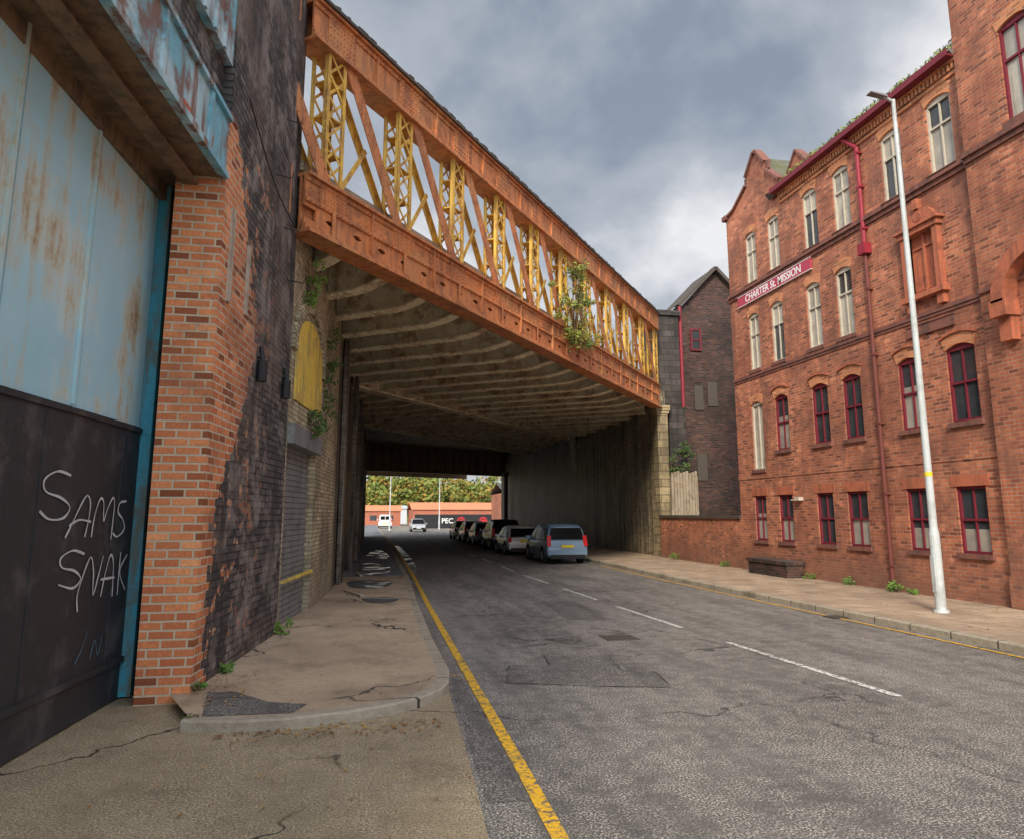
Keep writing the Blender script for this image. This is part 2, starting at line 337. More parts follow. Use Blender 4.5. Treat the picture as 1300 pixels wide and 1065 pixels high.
k=MB(); rin=kerb(k,RK,.15,.12,-1); mk('kerb_beside_mission',k,'kerb',kind='structure')
def wallx(Y):
    pts=[(-3,-3.08),(9,-1.78),(13.1,-1.34),(16,-1.0),(20,-.75),(29,-.39),(66,.05),(140,.3)]
    for (a,xa),(b,xb) in zip(pts,pts[1:]):
        if a<=Y<=b: return xa+(xb-xa)*(Y-a)/(b-a)
    return pts[-1][1]
w=MB(); poly=[(x,yv,.108) for x,yv in inner if yv<=24.3]
ys=[24.2,20,16,13.1,9.0]
w.quad(*(poly+[(wallx(v)-.15,v,.108) for v in ys]+[(-1.95,8.9,.108)]))
mk('footway_beside_workshop',w,'walk',kind='structure')
w=MB(); A=[(x,yv) for x,yv in inner if yv>=24]; B=[(wallx(v)-.1,v) for x,v in A]; strip(w,B,A,.108)
mk('footway_under_bridge',w,'blueslabs',kind='structure')
w=MB(); A=[(x,v) for x,v in rin]; B=[(13.4,v) for x,v in rin]; strip(w,A,B,.118); mk('footway_beside_mission',w,'slabs',kind='structure')
w=MB(); w.quad((-1.45,7.95,.113),(-.62,7.93,.113),(-.5,8.25,.113),(-.9,8.42,.113),(-1.3,8.95,.113),(-1.6,9.0,.113)); mk('footway_patch',w,'patch',kind='structure')
def wobble(cx_,cy_,rx,ry,z,n=40):
    ph=random.random()*6
    return [(cx_+rx*math.cos(2*math.pi*i/n)*(1+.12*math.sin(3*2*math.pi*i/n+ph)),cy_+ry*math.sin(2*math.pi*i/n)*(1+.1*math.cos(2*2*math.pi*i/n+ph)),z) for i in range(n)]
w=MB()
for q in ((.35,27.6,.6,2.9),(.15,21.6,.6,1.4),(.7,37,.5,4),(.4,17.6,.4,.7)): w.quad(*wobble(q[0],q[1],q[2],q[3],.112))
w.quad((1.75,27,.003),(2.0,29,.003),(2.2,36,.003),(2.3,50,.003),(1.95,50,.003),(1.8,34,.003))
mk('wet_footway_patch',w,'wet',kind='structure')
pl=[(1.75,9.3),(2.9,8.9),(3.6,8.7),(3.75,9.6),(3.35,9.75),(3.5,10.7),(2.6,10.95),(2.5,10.2),(1.95,10.35)]
w=MB(); w.quad(*[(a,b,.004) for a,b in pl])
w.quad((3.9,14.5,.004),(4.7,14.3,.004),(4.9,17.5,.004),(4.1,17.7,.004))
w.quad((.92,5.6,.004),(1.2,5.6,.004),(1.25,9.4,.004),(1.14,9.75,.004),(1.06,9.0,.004))
mk('road_patch',w,'patch',kind='structure')
w=MB(); pts=[]
pl.append(pl[0])
for a,b in zip(pl,pl[1:]):
    for i in range(7):
        t=i/7; pts.append(Vector((a[0]+(b[0]-a[0])*t+random.gauss(0,.010),a[1]+(b[1]-a[1])*t+random.gauss(0,.012))))
pts.append(pts[0])
for i,(a,b) in enumerate(zip(pts,pts[1:])):
    if i%9 in(4,5): continue
    d=(b-a).normalized(); n_=Vector((-d.y,d.x))*random.uniform(.004,.011)
    w.quad((a.x-n_.x,a.y-n_.y,.0085),(b.x-n_.x,b.y-n_.y,.0085),(b.x+n_.x,b.y+n_.y,.0085),(a.x+n_.x,a.y+n_.y,.0085))
mk('road_seal_line',w,'seal',kind='structure')
w=MB(); YL=[(1.22,3),(1.30,6.3),(1.40,13.1),(1.46,17.1),(1.62,24.2),(1.85,40),(2.1,72)]; strip(w,[(x-.055,v) for x,v in YL],[(x+.055,v) for x,v in YL],.009); mk('yellow_road_line',w,'yline',kind='structure')
w=MB(); YL=[(9.22,-6),(9.2,9.7),(9.12,15.8),(9.08,22.2),(9.2,29)]; strip(w,[(x-.04,v) for x,v in YL],[(x+.04,v) for x,v in YL],.009); mk('yellow_road_line',w,'yline',kind='structure')
w=MB()
def cx(Y):
    P=[(0,6.2),(7.8,5.9),(14.4,5.56),(25,5.27),(72,5.6),(110,6.5)]
    for (a,xa),(b,xb) in zip(P,P[1:]):
        if a<=Y<=b: return xa+(xb-xa)*(Y-a)/(b-a)
for a,b in [(2,5.6),(7.8,11.5),(13.05,16.3),(17.6,20.4),(22.0,25.0),(26.8,29.6),(31.5,34.5),(36.5,39.5),(41.5,44.5),(46.5,49.5),(51.5,54.5),(57,60),(62,65),(67,70),(73,76),(80,83)]:
    w.quad((cx(a)-.055,a,.009),(cx(a)+.055,a,.009),(cx(b)+.055,b,.009),(cx(b)-.055,b,.009))
mk('white_road_line',w,'wline',kind='structure')
w=MB()
def litter(x,y,z,s=.035):
    a=random.random()*6.3; c=math.cos(a)*s;d=math.sin(a)*s
    w.quad((x-c,y-d,z+random.random()*.012),(x+d*.6,y-c*.6,z+.004),(x+c,y+d,z+random.random()*.015),(x-d*.6,y+c*.6,z+.004))
for i in range(200): litter(random.uniform(-1.3,.8),7.72+random.gauss(0,.13)-.1*random.random(),.012,random.uniform(.012,.03))
for i in range(90): litter(random.uniform(-2.5,.9),random.uniform(5.5,7.6),.012,random.uniform(.012,.022))
for i in range(90): litter(1.14+random.random()*.12,random.uniform(8.5,20),.014,random.uniform(.015,.03))
for i in range(130): litter(random.uniform(-1.75,-1.2),random.uniform(8.3,10),.12,random.uniform(.012,.025))
for i in range(60): litter(random.uniform(-1.2,.9),random.uniform(8.3,14),.12,random.uniform(.012,.022))
for i in range(420): litter(random.triangular(9.7,13.1,13.1),random.uniform(9,31),.125,random.uniform(.02,.045))
for i in range(120): litter(random.uniform(9.1,9.4),random.uniform(9,31),.014,random.uniform(.02,.04))
mk('fallen_leaves',w,'litter',kind='stuff')
mb=MB(); mb.box(3.9,4.45,12.0,12.5,.001,.012)
for i in range(5): mb.box(3.95+i*.1,4.0+i*.1,12.05,12.45,.012,.017)
mk('access_cover',mb,'cap',label='worn iron access cover set in the road',cat='access cover')
mb=MB(); mb.box(9.0,9.36,13.6,14.0,.011,.016)
for i in range(7): mb.box(9.02+i*.05,9.04+i*.05,13.62,13.98,.016,.02)
mk('drain_grate',mb,'cap',label='iron drain grate beside the kerb',cat='drain')
# ------------------------------------------------------------------ workshop (left)
def L(dx,Y,z,base=-1.78): return (base+.108*(Y-9)+dx,Y,z)
W=empty('brick_workshop',(-2.6,8,0),'soot-dark brick workshop with tall blue steel gate','building')
mb=MB()
def lw(mb,d0,d1,y0,y1,z0,z1,mi=0): mb.box(d0,d1,y0,y1,z0,z1,mi,fn=lambda a,b,c:L(a,b,c))
lw(mb,-6,0,10.2,13.1,0,14.5); lw(mb,-.56,0,9.0,10.2,0,6.80); lw(mb,-.56,0,9.06,10.2,6.80,14.5); lw(mb,-6,-.56,9.06,10.2,6.10,14.5)
lw(mb,-6,-.12,-4,9.06,6.85,14.5); lw(mb,-6,-1.4,-4,10.2,0,6.1)
mk('wall',mb,'workshop',W)
mb=MB(); lw(mb,-.57,.02,8.985,9.3,6.795,6.86); mk('pier_coping',mb,'stone_red',W)
def Gt(dx,Y,z): return (-2.6+.087*(Y-9.4)+dx,Y,z)
def gb(mb,d0,d1,y0,y1,z0,z1,mi=0): mb.box(d0,d1,y0,y1,z0,z1,mi,fn=lambda a,b,c:Gt(a,b,c))
mb=MB()
pn=[-4,-1,1.5,3.4,4.9,6.35,7.75,9.35]
for a,b in zip(pn,pn[1:]): gb(mb,-.06,0,a+.012,b-.012,3.0,6.05)
gb(mb,-.08,-.03,-4,9.3,3.0,6.05)
for yy in pn[1:-1]: gb(mb,.001,.03,yy-.11,yy-.07,3.02,6.0)
gate=mk('gate',mb,'blue',W,label='weathered pale blue steel gate with rust streaks')
mb=MB(); gb(mb,-.05,.02,-4,9.33,.42,2.98)
for yy in (8.9,7.2,5.2): gb(mb,.02,.028,yy-.02,yy+.02,.42,2.9)
gb(mb,.02,.05,-4,9.33,.40,.46); gb(mb,-.05,.012,-4,9.33,.02,.40); gb(mb,.02,.045,-4,9.33,2.93,2.98)
mk('lower_panel',mb,'blackpaint',gate)
mb=MB(); gb(mb,-.05,.10,9.36,9.62,.02,6.1); gb(mb,-.05,.05,9.62,9.95,.02,6.1); gb(mb,.10,.13,9.36,9.42,.02,6.1); mk('gate_post',mb,'teal',W)
mb=MB(); lw(mb,-.80,-.02,-4,8.99,6.0,6.06); lw(mb,-.80,-.56,8.99,10.1,6.0,6.06); lw(mb,-.84,-.78,-4,10.0,5.80,6.0); lw(mb,-.42,-.36,-4,8.99,5.9,6.0); lw(mb,-.48,-.30,-4,8.99,5.88,5.9); mk('lintel_soffit',mb,'rustbeam',W)
mb=MB(); lw(mb,-.06,.0,-4,8.99,6.06,6.72); lw(mb,-.10,.05,-4,8.99,6.72,6.78); lw(mb,-.06,.04,-4,8.99,5.98,6.06)
for yy in (8.3,6.9,5.5,4.1): lw(mb,0,.035,yy-.03,yy+.03,6.06,6.72)
mk('lintel',mb,'bluelintel',W)
for a,b,z0,z1 in ((8.35,8.45,6.1,6.25),(7.5,7.7,6.08,6.16),(6.3,6.4,6.45,6.6)):
    mb=MB(); lw(mb,.002,.008,a,b,z0,z1); mk('rust_patch',mb,'redrust',W)
for a,b in ((6.5,6.7),(7.9,8.08),(8.9,9.05)):
    mb=MB(); mb.prism([Gt(.003,a,5.9),Gt(.003,b,5.82),Gt(.003,b+.1,5.95),Gt(.003,a+.05,5.98)],(.005,0,0)); mk('rust_patch',mb,'redrust',W)
mb=MB(); lw(mb,-.12,-.02,6.0,9.04,7.5,10.5)
for i in range(8): lw(mb,-.02,.01,6.1+i*.36,6.16+i*.36,7.5,10.5)
mk('cladding_panel',mb,'bluelintel',W,label='blue steel cladding sheet')
mb=MB(); lw(mb,.0,.03,9.3,9.42,4.55,5.75); mk('timber_batten',mb,'timber',W)
mb=MB(); lw(mb,.0,.03,10.1,10.2,4.6,5.55); mk('timber_batten',mb,'timber',W)
for yy in (10.95,12.55):
    mb=MB(); p=L(.07,yy,3.85);q=L(.07,yy,4.15); mb.cyl(p,q,.075,.075,12); mb.cyl(q,L(.04,yy,4.35),.03,.03,8); mb.cyl(L(.0,yy,4.2),L(.07,yy,4.2),.03,.03,8); mk('vent_pipe',mb,'black',W)
for yy,zz in ((11.4,7.2),(12.1,6.6),(12.7,5.9),(12.9,7.5),(11.9,8.4)):
    mb=MB(); mb.cyl(L(0,yy,zz),L(.22,yy+.05,zz-.03),.012,.008,6); mb.cyl(L(.22,yy+.05,zz-.03),L(.26,yy+.05,zz+.08),.008,.006,6); mk('cable_bracket',mb,'black',W)
mb=MB(); pts=[L(.05,9.6+.35*i,7.4-.25*math.sin(i/10*3.1)-.05*i) for i in range(11)]
for a,b in zip(pts,pts[1:]): mb.cyl(a,b,.01,.01,6)
mk('cable',mb,'black',W)
def GR(px,py):
    Yv=7.2+(px-45)/105*1.9; sc=159+(115-159)*min(1,max(0,(Yv-6.8)/2.5)); top=497+(540-497)*(Yv-6.5)/2.7
    return Yv,3.0-(py-top)/sc
def strokes(name,lines,wd,mat):
    for ln in lines:
        mb=MB()
        P=[Vector(GR(*p)) for p in ln]; Q=[]
        for i in range(len(P)-1):
            p0=P[max(0,i-1)];p1=P[i];p2=P[i+1];p3=P[min(len(P)-1,i+2)]
            for s in range(7):
                t=s/7; Q.append(.5*((2*p1)+(p2-p0)*t+(2*p0-5*p1+4*p2-p3)*t*t+(3*p1-p0-3*p2+p3)*t**3))
        Q.append(P[-1]); nrm=[]
        for i in range(len(Q)):
            d=(Q[min(i+1,len(Q)-1)]-Q[max(i-1,0)]); d=d.normalized() if d.length>1e-6 else Vector((1,0)); nrm.append(Vector((-d.y,d.x))*wd*.5*(1+.3*math.sin(i*.5)))
        for i in range(len(Q)-1):
            z=.033+random.random()*.0006
            mb.quad(Gt(z,*(Q[i]+nrm[i])),Gt(z,*(Q[i+1]+nrm[i+1])),Gt(z,*(Q[i+1]-nrm[i+1])),Gt(z,*(Q[i]-nrm[i])))
        mk(name,mb,mat,gate)
strokes('graffiti',[[(74,608),(60,603),(48,614),(50,630),(66,638),(76,650),(70,664),(56,666),(46,656)],
 [(74,690),(80,672),(87,650),(94,634),(99,642),(99,664),(96,688)],[(77,674),(88,666),(102,668)],
 [(104,688),(106,660),(111,638),(116,642),(118,666),(122,650),(128,636),(131,646),(130,690)],
 [(148,640),(139,642),(137,654),(145,664),(148,676),(139,686),(132,682)],
 [(98,710),(84,706),(72,716),(74,728),(88,732),(96,742),(88,754),(72,750)],
 [(96,784),(94,764),(99,736),(106,714),(111,732),(113,762),(118,736),(122,712)],[(123,764),(127,732),(132,710),(137,722),(139,762)],[(121,742),(140,738)],
 [(146,706),(146,760)],[(156,708),(147,730),(157,752)]],.021,'whitepaint')
strokes('graffiti',[[(98,850),(106,828),(110,808)],[(116,842),(121,818),(126,836),(130,812)]],.008,'bluespray')
# ------------------------------------------------------------------ abutment frontage
AW=empty('abutment_wall',(-1.2,14,0),'pale stained brick abutment wall with roller shutter','wall')
mb=MB()
def aw(mb,d0,d1,y0,y1,z0,z1,mi=0): mb.box(d0,d1,y0,y1,z0,z1,mi,fn=lambda a,b,c:(wallx(b)+a,b,c))
aw(mb,-1,-.02,13.101,13.3,0,8.1);aw(mb,-1,-.02,13.3,15.9,3.45,8.1);aw(mb,-1,-.25,13.3,15.9,0,3.45);aw(mb,-1,-.02,15.9,20,0,7.85)
aw(mb,-1,.06,13.101,13.75,8.1,8.3)
mk('wall',mb,'glazed',AW)
mb=MB()
for i in range(33):
    z=.12+i*.1; aw(mb,-.24,-.15,13.3,15.9,z,z+.085)
aw(mb,-.245,-.17,13.3,15.9,.1,3.4)
mk('roller_shutter',mb,'shutter',AW)
mb=MB(); aw(mb,-.24,.10,13.25,15.95,3.2,3.55); mk('shutter_box',mb,'shutter',AW)
mb=MB(); aw(mb,-.02,.03,13.3,15.9,.86,.91); mk('yellow_rail',mb,'yellowpanel',AW)
mb=MB(); arc=[(13.6,4.0),(16.2,4.0)]+[(14.9+1.3*math.cos(t*math.pi/12),4.85+.85*math.sin(t*math.pi/12)) for t in range(13)]
mb.prism([(wallx(b)-.02,b,c) for b,c in arc],(.03,0,0)); mk('painted_board',mb,'yellowpanel',AW,label='yellow arched board')
mb=MB()
for t in range(14):
    a=t*math.pi/14;b=(t+.93)*math.pi/14
    mb.prism([(wallx(14.9+r_*math.cos(q))-.02,14.9+r_*math.cos(q),4.85+r_*.72*math.sin(q)) for r_,q in ((1.40,a),(1.68,a),(1.68,b),(1.40,b))],(.06,0,0))
mk('arch_ring',mb,'glazed',AW)
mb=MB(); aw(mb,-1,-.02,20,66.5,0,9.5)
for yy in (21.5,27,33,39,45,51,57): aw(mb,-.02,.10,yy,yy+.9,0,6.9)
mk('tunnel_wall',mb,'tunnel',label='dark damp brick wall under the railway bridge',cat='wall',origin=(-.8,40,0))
for i,(x,yv,a) in enumerate(((.1,19.0,.3),(.2,24.8,.1))):
    mb=MB(); mb.box(-.05,.05,-.7,.7,0,.04); mb.box(-.049,.049,-.71,-.70,.005,.035); o=mk('loose_plank',mb,'timber',label='loose weathered plank lying on the footway',cat='plank',local=True,loc=(x-.3,yv,.118),group='planks lying on the footway'); o.rotation_euler[2]=a
# ------------------------------------------------------------------ right abutment
RA=empty('bridge_abutment',(13.8,40,0),'stained brick bridge abutment with stone quoins','bridge abutment')
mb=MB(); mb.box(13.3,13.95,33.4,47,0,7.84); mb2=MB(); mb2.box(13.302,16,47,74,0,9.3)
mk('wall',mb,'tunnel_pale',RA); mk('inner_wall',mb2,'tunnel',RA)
mb=MB(); mb.box(13.22,13.72,32.6,33.4,0,6.75); mk('quoin_pier',mb,'quoin',RA)
mb=MB(); mb.box(13.12,13.82,32.5,33.5,6.75,6.98); mb.box(13.17,13.77,32.55,33.45,6.6,6.75); mk('pier_cap',mb,'quoin',RA)
mb=MB(); mb.box(13.48,14.8,33.42,35.2,6.99,11.55); mb.box(13.42,14.88,33.3,35.26,11.55,11.8); mb.box(13.96,14.8,33.0,35.1,0,6.99); mb.box(13.725,13.955,33.2,33.38,0,6.99); mk('pylon',mb,'pylonstone',RA)
# ------------------------------------------------------------------ main bridge
P0=Vector((-1.02,13.05));E=Vector((.5929,.8054));N=Vector((.8054,-.5929))
def B(s,d,z): v=P0+E*s+N*d; return (v.x,v.y,z)
def bb(mb,s0,s1,d0,d1,z0,z1,mi=0): mb.box(s0,s1,d0,d1,z0,z1,mi,fn=B)
BR=empty('railway_bridge',(6,23,6.85),'rusty orange steel truss railway bridge over the street','bridge')
LEN=24.15
mb=MB()
bb(mb,-.3,LEN,-.05,0,6.90,7.10);bb(mb,-.3,LEN,-.05,0,7.32,7.88)
bb(mb,-.3,LEN,-.36,.13,6.83,6.90);bb(mb,-.3,LEN,-.36,.10,7.88,7.94)
bb(mb,-.3,LEN,0,.035,6.90,7.0);bb(mb,-.3,LEN,0,.035,7.40,7.48); bb(mb,-.3,LEN,0,.03,7.79,7.88)
bb(mb,-.3,LEN,-.14,-.10,6.9,7.88)
u=.805;i=0
while i*u<LEN-.05:
    s0=i*u
    mb.prism([B(s0+a,-.05,z) for a,z in [(0,7.10),(u,7.10),(u,7.21),(.54,7.21),(.46,7.165),(.34,7.165),(.26,7.21),(0,7.21)]],(N.x*.05,N.y*.05,0))
    mb.prism([B(s0+a,-.05,z) for a,z in [(0,7.32),(0,7.21),(.26,7.21),(.34,7.255),(.46,7.255),(.54,7.21),(u,7.21),(u,7.32)]],(N.x*.05,N.y*.05,0))
    i+=1
for i in range(11):
    s=.45+2.35*i; bb(mb,s-.38,s+.38,0,.02,7.48,7.79); bb(mb,s-1.2,s-1.16,0,.06,7.0,7.88); bb(mb,s-.05,s+.05,.036,.05,6.90,7.48)
def rivets(mb,s0,s1,step,z,d,r=.018):
    s=s0
    while s<s1:
        c=Vector(B(s,d,z)); n3=Vector((N.x,N.y,0))*.018; e3=Vector((E.x,E.y,0))*r; u3=Vector((0,0,r))
        mb.add([c-e3-u3,c+e3-u3,c+e3+u3,c-e3+u3,c+n3-e3*.5-u3*.5,c+n3+e3*.5-u3*.5,c+n3+e3*.5+u3*.5,c+n3-e3*.5+u3*.5],[(4,5,6,7),(0,1,5,4),(1,2,6,5),(2,3,7,6),(3,0,4,7)]); s+=step
for z,d in ((6.95,.035),(7.44,.035),(7.83,.03)): rivets(mb,-.2,LEN-.1,.12,z,d,.028)
for z in (7.56,7.68): rivets(mb,-.2,LEN-.1,.24,z,.0,.022)
for i in range(11):
    s=.45+2.35*i
    for zz in (7.53,7.6,7.67,7.74): rivets(mb,s-.34,s+.36,.085,zz,.02,.018)
mk('lower_chord',mb,'girder',BR)
mb=MB()
bb(mb,-.3,LEN+.1,-.04,0,10.60,11.30);bb(mb,-.3,LEN+.1,-.44,-.40,10.60,11.30)
bb(mb,-.3,LEN+.1,-.5,.09,10.54,10.60);bb(mb,-.3,LEN+.1,-.5,.09,11.30,11.36);bb(mb,-.3,LEN+.1,0,.03,10.60,10.70);bb(mb,-.3,LEN+.1,0,.03,11.20,11.30)
for i in range(11):
    s=.45+2.35*i; bb(mb,s-.35,s+.45,0,.022,10.70,11.20); bb(mb,s-1.2,s-1.14,0,.05,10.6,11.3)
    for zz in (10.77,10.87,11.03,11.13): rivets(mb,s-.3,s+.42,.1,zz,.022,.02)
for z in (10.65,11.25): rivets(mb,-.2,LEN,.12,z,.03,.028)
mk('upper_chord',mb,'girder',BR)
mb=MB(); bb(mb,-.3,LEN+.12,-.56,.14,11.36,11.42)
for i in range(240):
    s=random.uniform(0,LEN); bb(mb,s,s+.06+random.random()*.15,-.3,.12,11.42,11.44+random.random()*.05)
mk('chord_cap',mb,'cap',BR)
n3=(N.x,N.y,0)
for i in range(11):
    s=.45+2.35*i; mb=MB()
    for ss in (s-.23,s+.23):
        for d in (-.03,-.41):
            bb(mb,ss-.040,ss+.040,d-.012,d+.012,7.9,10.6)
            bb(mb,ss-.010+(-.030 if ss<s else .030),ss+.010+(-.030 if ss<s else .030),d-.08 if d>-.1 else d,d if d>-.1 else d+.08,7.9,10.6)
    for d in (-.045,-.395):
        for kx in range(6):
            za=8.0+kx*.43;zb=za+.43
            for (sa,sb) in ((s-.21,s+.21),(s+.21,s-.21)):
                a=Vector(B(sa,d,za));b=Vector(B(sb,d,zb)); dd=(b-a).normalized(); pr=Vector(n3).cross(dd).normalized()*.026; nn=Vector(n3)*.006
                nn2=Vector(n3)*.014 if sa>sb else Vector((0,0,0))
                mb.hexa([a-pr-nn+nn2,a+pr-nn+nn2,a+pr+nn+nn2,a-pr+nn+nn2,b-pr-nn+nn2,b+pr-nn+nn2,b+pr+nn+nn2,b-pr+nn+nn2])
    for kz in range(3): bb(mb,s-.23,s+.23,-.40,-.04,8.6+kz*.7,8.63+kz*.7)
    mk('lattice_post',mb,'ochre',BR)
def flat(mb,sa,za,sb,zb,d,w,th):
    a=Vector(B(sa,d,za));b=Vector(B(sb,d,zb)); dd=(b-a).normalized(); pr=Vector(n3).cross(dd).normalized()*w/2; nn=Vector(n3)*th/2
    mb.hexa([a-pr-nn,a+pr-nn,a+pr+nn,a-pr+nn,b-pr-nn,b+pr-nn,b+pr+nn,b-pr+nn])
for i in range(-1,10):
    s=.45+2.35*i
    mb=MB(); flat(mb,s+.32,10.62,s+2.35-.18,7.9,-.015,.30,.02); flat(mb,s+.44,10.62,s+2.35-.06,7.9,-.06,.02,.09)
    for q in range(16):
        tt=(q+.5)/16; sc_=s+.32+(2.35-.50)*tt; zc=10.62+(7.9-10.62)*tt
        for off in (-.09,.09): rivets(mb,sc_+off,sc_+off+.01,1,zc+off*.6,-.005,.016)
    mk('diagonal_brace',mb,'girder',BR)
    mb=MB(); flat(mb,s+.28,10.62,s+2.35-.05,7.9,-.42,.16,.02); flat(mb,s+.36,10.62,s+2.35+.03,7.9,-.38,.02,.08); mk('diagonal_brace',mb,'ochre',BR,label='ochre rear diagonal brace')
    mb=MB(); flat(mb,s+.30,7.9,s+1.18,9.25,-.20,.10,.02); mk('counter_brace',mb,'ochre',BR)
ZD=8.05
def deckpoly(d0,d1,z):
    out=[]
    for d,xx in ((d0,-1.35),(d0,13.5),(d1,13.5),(d1,-1.35)):
        s=(xx+1.02-.8054*d)/.5929; out.append(B(s,d,z))
    return out
mb=MB(); mb.prism(deckpoly(-.37,-8.95,ZD),(0,0,.3)); mk('deck',mb,'soffit',BR)
def ribs(parent,dA,dB,z0,step,name,matn,arch=False):
    s=-.2
    while s<48:
        dh=min(dA,(13.45+1.02-.5929*s)/.8054); dl=max(dB,(-1.3+1.02-.5929*s)/.8054)
        if dh-dl>.8:
            mb=MB(); bb(mb,s-.02,s+.02,dl,dh,z0+.30,ZD-.002); prev=None; npt=18
            for q in range(npt+1):
                d=dh+(dl-dh)*q/npt; e_=min(1,(dh-d)/1.6)
                z=z0+ (.42*(1-e_)**2 if dh==dA else 0)
                if prev:
                    d1,z1=prev
                    mb.hexa([B(s-.17,d,z),B(s+.17,d,z),B(s+.17,d1,z1),B(s-.17,d1,z1),B(s-.17,d,z+.05),B(s+.17,d,z+.05),B(s+.17,d1,z1+.05),B(s-.17,d1,z1+.05)])
                    mb.hexa([B(s-.019,d,z+.051),B(s+.019,d,z+.051),B(s+.019,d1,z1+.051),B(s-.019,d1,z1+.051),B(s-.019,d,z0+.47),B(s+.019,d,z0+.47),B(s+.019,d1,z0+.47),B(s-.019,d1,z0+.47)])
                prev=(d,z)
            bb(mb,s-.12,s+.12,dl,dh,ZD-.05,ZD-.003)
            q=dh-.3
            while q>dl+.2:
                bb(mb,s-.15,s+.15,q-.02,q+.02,z0+.47,ZD-.05); q-=.9
            if arch:
                q=dh-.06
                while q>dl+.1:
                    e_=min(1,(dh-q)/1.6); z=z0+(.42*(1-e_)**2 if dh==dA else 0)
                    for ss in (s-.11,s+.11): bb(mb,ss-.026,ss+.026,q-.026,q+.026,z-.02,z+.0)
                    q-=.22
            mk(name,mb,matn,parent)
        s+=step
ribs(BR,-.16,-8.6,6.80,1.62,'cross_girder','rib',True)
mb=MB()
for d in (-1.6,-3.2,-4.8,-6.4,-8.0):
    s0=(-1.3+1.02-.8054*d)/.5929;s1=(13.45+1.02-.8054*d)/.5929
    bb(mb,s0,s1,d-.08,d+.08,7.58,7.62);bb(mb,s0,s1,d-.012,d+.012,7.62,ZD-.001)
mk('stringer',mb,'soffit',BR)
s0=(-1.3+1.02+.8054*8.8)/.5929;s1=(13.45+1.02+.8054*8.8)/.5929
mb=MB(); bb(mb,s0,s1,-8.66,-8.62,6.70,8.1);bb(mb,s0,s1,-8.9,-8.35,6.64,6.70);bb(mb,s0,s1,-8.80,-8.45,8.36,8.42)
s=s0
while s<s1: bb(mb,s-.015,s+.015,-8.62,-8.5,6.70,7.8); s+=.9
mk('rear_girder',mb,'rib',BR)
mb=MB(); bb(mb,0,LEN,-1.3,-1.26,8.75,8.8);bb(mb,0,LEN,-1.3,-1.26,8.5,8.54)
s=.5
while s<LEN: bb(mb,s,s+.05,-1.3,-1.26,8.36,8.8); s+=1.6
mk('handrail',mb,'ochre',BR)
B2=empty('railway_bridge',(6,40,6.9),'second cream and rust steel railway bridge spanning the street behind','bridge')
mb=MB(); mb.prism(deckpoly(-9.3,-30.5,ZD),(0,0,.3)); mk('deck',mb,'soffit',B2)  # extra deck beyond the girders, added to keep light off the far girder
ribs(B2,-9.5,-17.2,6.95,1.62,'cross_girder','rib')
for d in (-9.4,-17.3):
    mb=MB(); s0=(-1.3+1.02-.8054*d)/.5929;s1=(13.45+1.02-.8054*d)/.5929
    bb(mb,s0,s1,d-.02,d+.02,6.95,ZD-.01);bb(mb,s0,s1,d-.18,d+.18,6.9,6.95); mk('plate_girder',mb,'rib',B2)
B3=empty('railway_bridge',(6,69,5.7),'far brown plate girder railway bridge with vertical stiffeners','bridge')
Fa=Vector((-.6,65.2));Fb=Vector((14,73.4));Fe=(Fb-Fa).normalized();Fn=Vector((Fe.y,-Fe.x));FL=(Fb-Fa).length
def F3(s,d,z): v=Fa+Fe*s+Fn*d; return (v.x,v.y,z)
mb=MB(); mb.box(0,FL,-.05,0,5.75,10.5,fn=F3); mb.box(0,FL,-.3,.25,5.68,5.75,fn=F3); mb.box(0,FL,0,.12,8.4,8.6,fn=F3)
s=.3
while s<FL: mb.box(s,s+.09,0,.24,5.75,8.4,fn=F3); s+=.95
mk('plate_girder',mb,'fargirder',B3)
mb=MB(); mb.box(0,FL,-7,-.3,6.2,6.5,fn=F3); mb.box(0,FL,-7.2,-7,5.7,8.9,fn=F3); mk('deck',mb,'fargirder',B3)
for x,yv in ((12.3,66),(12.9,69.5)):
    mb=MB(); mb.cyl((x,yv,0),(x,yv,5.7),.16,.16,12); mb.box(x-.25,x+.25,yv-.25,yv+.25,5.5,5.7); mk('column',mb,'cap',B3)
# ------------------------------------------------------------------ mission building (right)
FX=13.15
MI=empty('mission_building',(13.15,18,0),'four storey red brick Victorian mission with crimson sash windows','building')
R1=[(14.05,14.9),(15.75,16.5),(18.0,18.85),(19.5,20.3),(21.6,22.4),(23.2,23.95)]
R2=[(13.95,14.8),(15.65,16.42),(17.9,18.7),(19.4,20.2),(21.52,22.3),(23.1,23.85)]
R3=[(17.93,18.65),(19.42,20.14),(21.48,22.2),(23.0,23.7)]
R4=[(13.9,14.68),(15.58,16.34),(17.72,18.48),(19.28,20.02),(21.43,22.13),(22.93,23.64)]
wins=[]
for a,b in R1: wins.append((a,b,1.15,2.62,'ground'))
for i,(a,b) in enumerate(R2): wins.append((a,b,4.05 if i<5 else 3.5,5.82,'low' if i<5 else 'door'))
for a,b in R3: wins.append((a,b,6.92,8.92,'up'))
for a,b in R4: wins.append((a,b,10.02,11.87,'up'))
for a in (11.5,9.4,7.6): wins.append((a,a+.8,10.1,12.3,'bay'))
for a in (9.2,7.4): wins.append((a,a+.8,4.08,5.8,'low')); wins.append((a,a+.8,1.15,2.62,'ground'))
for a in (9.2,7.4): wins.append((a,a+.8,6.92,8.9,'up'))
niche=(14.7,15.6,7.25,8.75)
holes=[(a,b,c,d) for a,b,c,d,e in wins]+[niche]
mb=MB()
